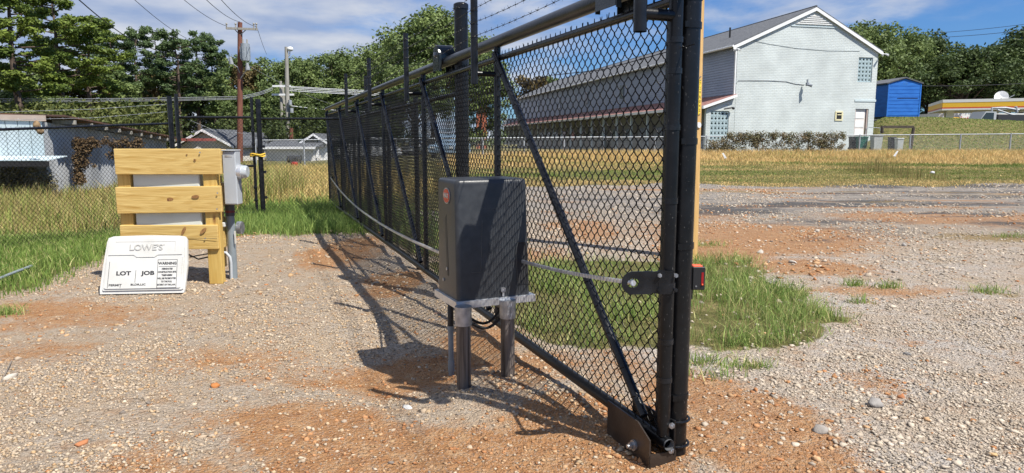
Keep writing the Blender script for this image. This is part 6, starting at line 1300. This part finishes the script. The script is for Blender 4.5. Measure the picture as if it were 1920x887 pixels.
bin_(1634, 1652, 253, 276, 44, M_wbin, 'pale grey wheelie bin right of the green one'); bin_(1679, 1692, 259, 282, 43.6, M_wbin, 'pale grey wheelie bin inside the dark timber frame', ); bin_(1666, 1678, 257, 280, 44.8, M_rub, 'dark wheelie bin left of the pale one in the timber frame')
fr = thing('goal_frame', 'dark timber goal shaped frame at the foot of the slope behind the fence', 'frame', tuple(P(1683, 280, 45)))
a, b = P(1652, 237, 45), P(1713, 239, 45); MB().box((a+b)/2, b.x-a.x, .12, .16).build('beam', mat('dark_timber', (.05, .04, .03), (.09, .07, .055), rough=.9), fr)
for (pt, pb_) in (((1654, 238), (1654, 250)), ((1713, 239), (1707, 282))): MB().tube(P(*pt, 45), P(*pb_, 45), .10, n=8).build('post', MATS['dark_timber'], fr)
gt = thing('handrail', 'thin metal handrail between the motel corner and the timber frame', 'handrail', tuple(P(1630, 255, 46)))
MB().path([P(1622, 256, 46), P(1624, 241, 46), P(1630, 239, 46), P(1650, 240, 46), P(1652, 256, 46)], .025, 6).build('rail', M_galv_far, gt, True)
for (px, py, lab) in ((1358, 293, 'small white marker flag in the tan grass below the left of the vine'), (1680, 289, 'small white marker flag leaning in the tan grass below the timber frame')):
    q = P(px, py, 36); s_ = 1 if px < 1500 else -1; mb = MB(); mb.prism([q+Vector((-.12*s_, 0, .16)), q+Vector((-.04*s_, 0, .17)), q+Vector((.14*s_, 0, -.1)), q+Vector((.02*s_, 0, -.12))], Vector((0, .01, 0))); t = thing('marker_flag', lab, 'flag', (q.x, q.y, tz(q.x, q.y))); mb.build('flag', M_trim, t); MB().tube(q, Vector((q.x, q.y, tz(q.x, q.y))), .006, n=5).build('stake', M_galv_far, t)
q = P(1748, 323, 29); V, Fc, cc = stones('litter', np.array([q.x]), np.array([q.y]), np.array([.13]), flat=.9, sink=0., cols=np.array([(.6, .6, .62)])); o = npmesh('plastic_bag', V, [Fc], M_stone, cc); recentre(o); tag(o, 'crumpled pale plastic bag lying at the edge of the verge grass', 'bag')
q = G(444, 511); 
q = P(445, 511, 13); 
# ---------------------------------------------------------------- utility poles and wires
p1 = P(451, 200, 45); u1 = thing('utility_pole', 'red brown utility pole with crossarm, transformer and two lamps', 'utility pole', (p1.x, 45, tz(p1.x, 45)))
ptop = P(450, 42, 45); pbot = P(450, 290, 45); pbot.x = P(449, 290, 45).x; MB().tube(Vector((pbot.x, 45, 0)), ptop, .19, .14, 14).build('pole', M_oldwood, u1, True)
a, b = P(424, 53, 44.8), P(483, 55, 44.8); MB().box((a+b)/2, (b-a).length, .11, .13, ((b-a).normalized(), Vector((0, 1, 0)), Z)).build('crossarm', M_greywood, u1)
for px in (425, 442, 476, 481): q = P(px, 51, 44.8); MB().tube(q-Z*.05, q+Z*.2, .04, n=8).ball(q+Z*.2, .07).build('insulator', M_greywood, u1, True)
for (s_, px) in ((-1, 440), (1, 462)): MB().tube(P(px, 55, 44.85), P(450, 66, 44.9), .03, n=5).build('arm_brace', M_greywood, u1)
q = P(460, 98, 44.6); tf = MB().tube(q-Z*.52, q+Z*.52, .27, n=16).build('transformer', mat('transformer_grey', (.22, .25, .28), (.28, .31, .34), rough=.5), u1, True)
for k_ in range(7): MB().box(q+Vector((math.cos(k_*.9)*.29, math.sin(k_*.9)*.29, -.05)), .04, .04, .75).build('cooling_fin', MATS['transformer_grey'], tf)
for dx_ in (-.12, .14): MB().tube(q+Vector((dx_, 0, .5)), q+Vector((dx_, 0, .78)), .05, n=8).build('bushing', M_greywood, tf, True)
for (px, py, dx_) in ((432, 116, -1), (466, 127, 1)):
    q = P(px, py, 44.5); lm = MB(); lm.tube(q+Vector((-.05*dx_, 0, -.12)), q+Vector((.22*dx_*-1*.2, -.1, .28)), .15, .08, 12); lo2 = lm.build('flood_lamp', M_galv_far, u1, True); MB().path([q+Vector((.1, 0, -.1)) if dx_ < 0 else q, q+Vector((-.35*dx_, .2, -.3)), P(450, py+22, 44.9)], .03, 6).build('lamp_arm', M_galv_far, u1, True)
Y2 = 60; u2 = thing('utility_pole', 'tall grey utility pole with a security lamp at its top, middle of the woodland', 'utility pole', tuple(onground(539, Y2)))
MB().tube(P(541, 290, Y2), P(537, 88, Y2), .21, .15, 12).build('pole', M_greywood, u2, True); q = P(544, 92, Y2); MB().ball(q, .25, 10, 6, (1.1, 1, .8)).build('security_lamp', M_fw, u2, True); MB().path([q, P(543, 104, Y2), P(538, 108, Y2)], .04, 6).build('lamp_arm', M_galv_far, u2, True)
for (px, py) in ((544, 192), (547, 207)): q = P(px, py, Y2-.3); MB().tube(q-Z*.2, q+Z*.2, .16, n=10).build('meter_can', M_galv_far, u2, True)
for k_, (xb_, xt_, yt_, lab, arms) in enumerate(((531, 526, 152, 'thin grey pole with two crossarms left of the tall grey pole', ((511, 545, 162), (510, 551, 178))), (538, 530, 160, 'leaning thin pole between the double crossarm pole and the tall grey one', ()))):
    t = thing('utility_pole', lab, 'utility pole', tuple(onground(xb_, 62+k_))); MB().tube(P(xb_, 290, 62+k_), P(xt_, yt_, 62+k_), .16, .12, 10).build('pole', M_greywood, t, True)
    for (x0_, x1_, yy_) in arms: MB().box((P(x0_, yy_, 61.7)+P(x1_, yy_-1, 61.7))/2, (P(x1_, yy_, 61.7)-P(x0_, yy_, 61.7)).length, .14, .16).build('crossarm', M_trim, t)
t = thing('utility_pole', 'short red brown post right of the tall grey pole', 'post', tuple(onground(546, 58))); MB().tube(P(546, 290, 58), P(546, 240, 58), .16, n=10).build('post', M_oldwood, t)
M_cab = mat('aluminium_line', (.30, .31, .32), (.38, .39, .40), rough=.5, metal=.3); M_dcab = mat('dark_line', (.03, .03, .035), rough=.6)
def line(lab, A_, B_, sag, r, m=M_cab, group=None):
    A_ = Vector(A_); B_ = Vector(B_); o = MB().path([A_.lerp(B_, f)-Z*sag*4*f*(1-f) for f in np.linspace(0, 1, 17)], r, 5).build('power_line', m, None, True); recentre(o); tag(o, lab, 'power line', group); return o
line('thick dark cable dropping from the top left behind the pines', P(100, -45, 30), P(262, 82, 55), .3, .03, M_dcab)
line('thin line above the middle of the dark pines, right of the thick cable', P(200, -50, 36), P(350, 72, 60), .3, .018, M_dcab)
line('thin line running up left from the left end of the crossarm', P(320, -22, 30), P(425, 49, 44.8), .2, .014, M_dcab)
line('thin line running up left from the top of the red brown pole', P(340, -50, 24), P(450, 41, 45), .3, .014, M_dcab); line('thin line running up left from the right end of the crossarm', P(390, -30, 26), P(481, 50, 44.8), .3, .014, M_dcab)
line('thin line falling right from the right end of the crossarm', P(483, 55, 44.8), P(500, 102, 62), .1, .014, M_dcab)
for k_, (ya, yb_, yc_) in enumerate(((184, 181, 163), (187, 184, 165), (190, 186, 168))):
    wh_ = ('uppermost', 'middle', 'lowest')[k_]
    line('%s of three pale power lines from the left edge to the red brown pole' % wh_, P(-160, ya, 46), P(450, yb_, 45), .1, .022, M_cab, 'pale lines left of the red brown pole'); line('%s of three pale power lines between the red brown and double crossarm poles' % wh_, P(450, yb_, 45), P(512, yc_, 61.8), .1, .022, M_cab, 'pale lines between the two poles')
for (y0_, y1_, gx) in ((162, 174, 'uppermost'), (164, 177, 'second'), (167, 180, 'third'), (170, 182, 'lowest')): line('%s of four bright lines running right from the double crossarm pole' % gx, P(540, y0_, 61.8), P(800, y1_, 60), .06, .03, M_trim, 'bright lines running right behind the gate')
line('bright lower power line from the grey pole to behind the gate', P(541, 198, 60), P(700, 210, 58), .1, .03, M_trim)
line('thin slanting line in the woodland right of the red brown pole', P(470, 125, 45), P(640, 200, 70), .3, .016, M_cab)
line('upper of two thin lines in the blue sky at the top right', P(1750, 62, 70), P(2050, 26, 60), .2, .02, M_dcab); line('lower of two thin lines in the blue sky at the top right', P(1765, 70, 70), P(2050, 38, 60), .2, .022, M_dcab)
line('dark line crossing the trees right of the blue shed', P(1722, 161, 85), P(2050, 146, 85), .3, .03, M_dcab)
q = P(903, 200, 100); t = thing('brick_chimney', 'red brick chimney seen through the gate mesh right of the far gate post', 'chimney', (q.x, 100, 0)); MB().box((q.x, 100, P(903, 162, 100).z/2), 1.5, 1.2, P(903, 150, 100).z).build('shaft', mat('red_brick', (.32, .09, .05), (.42, .14, .08), rough=.9, scale=6), t); MB().box((q.x, 100, P(903, 150, 100).z), 1.8, 1.5, .3).build('chimney_cap', MATS['red_brick'], t)
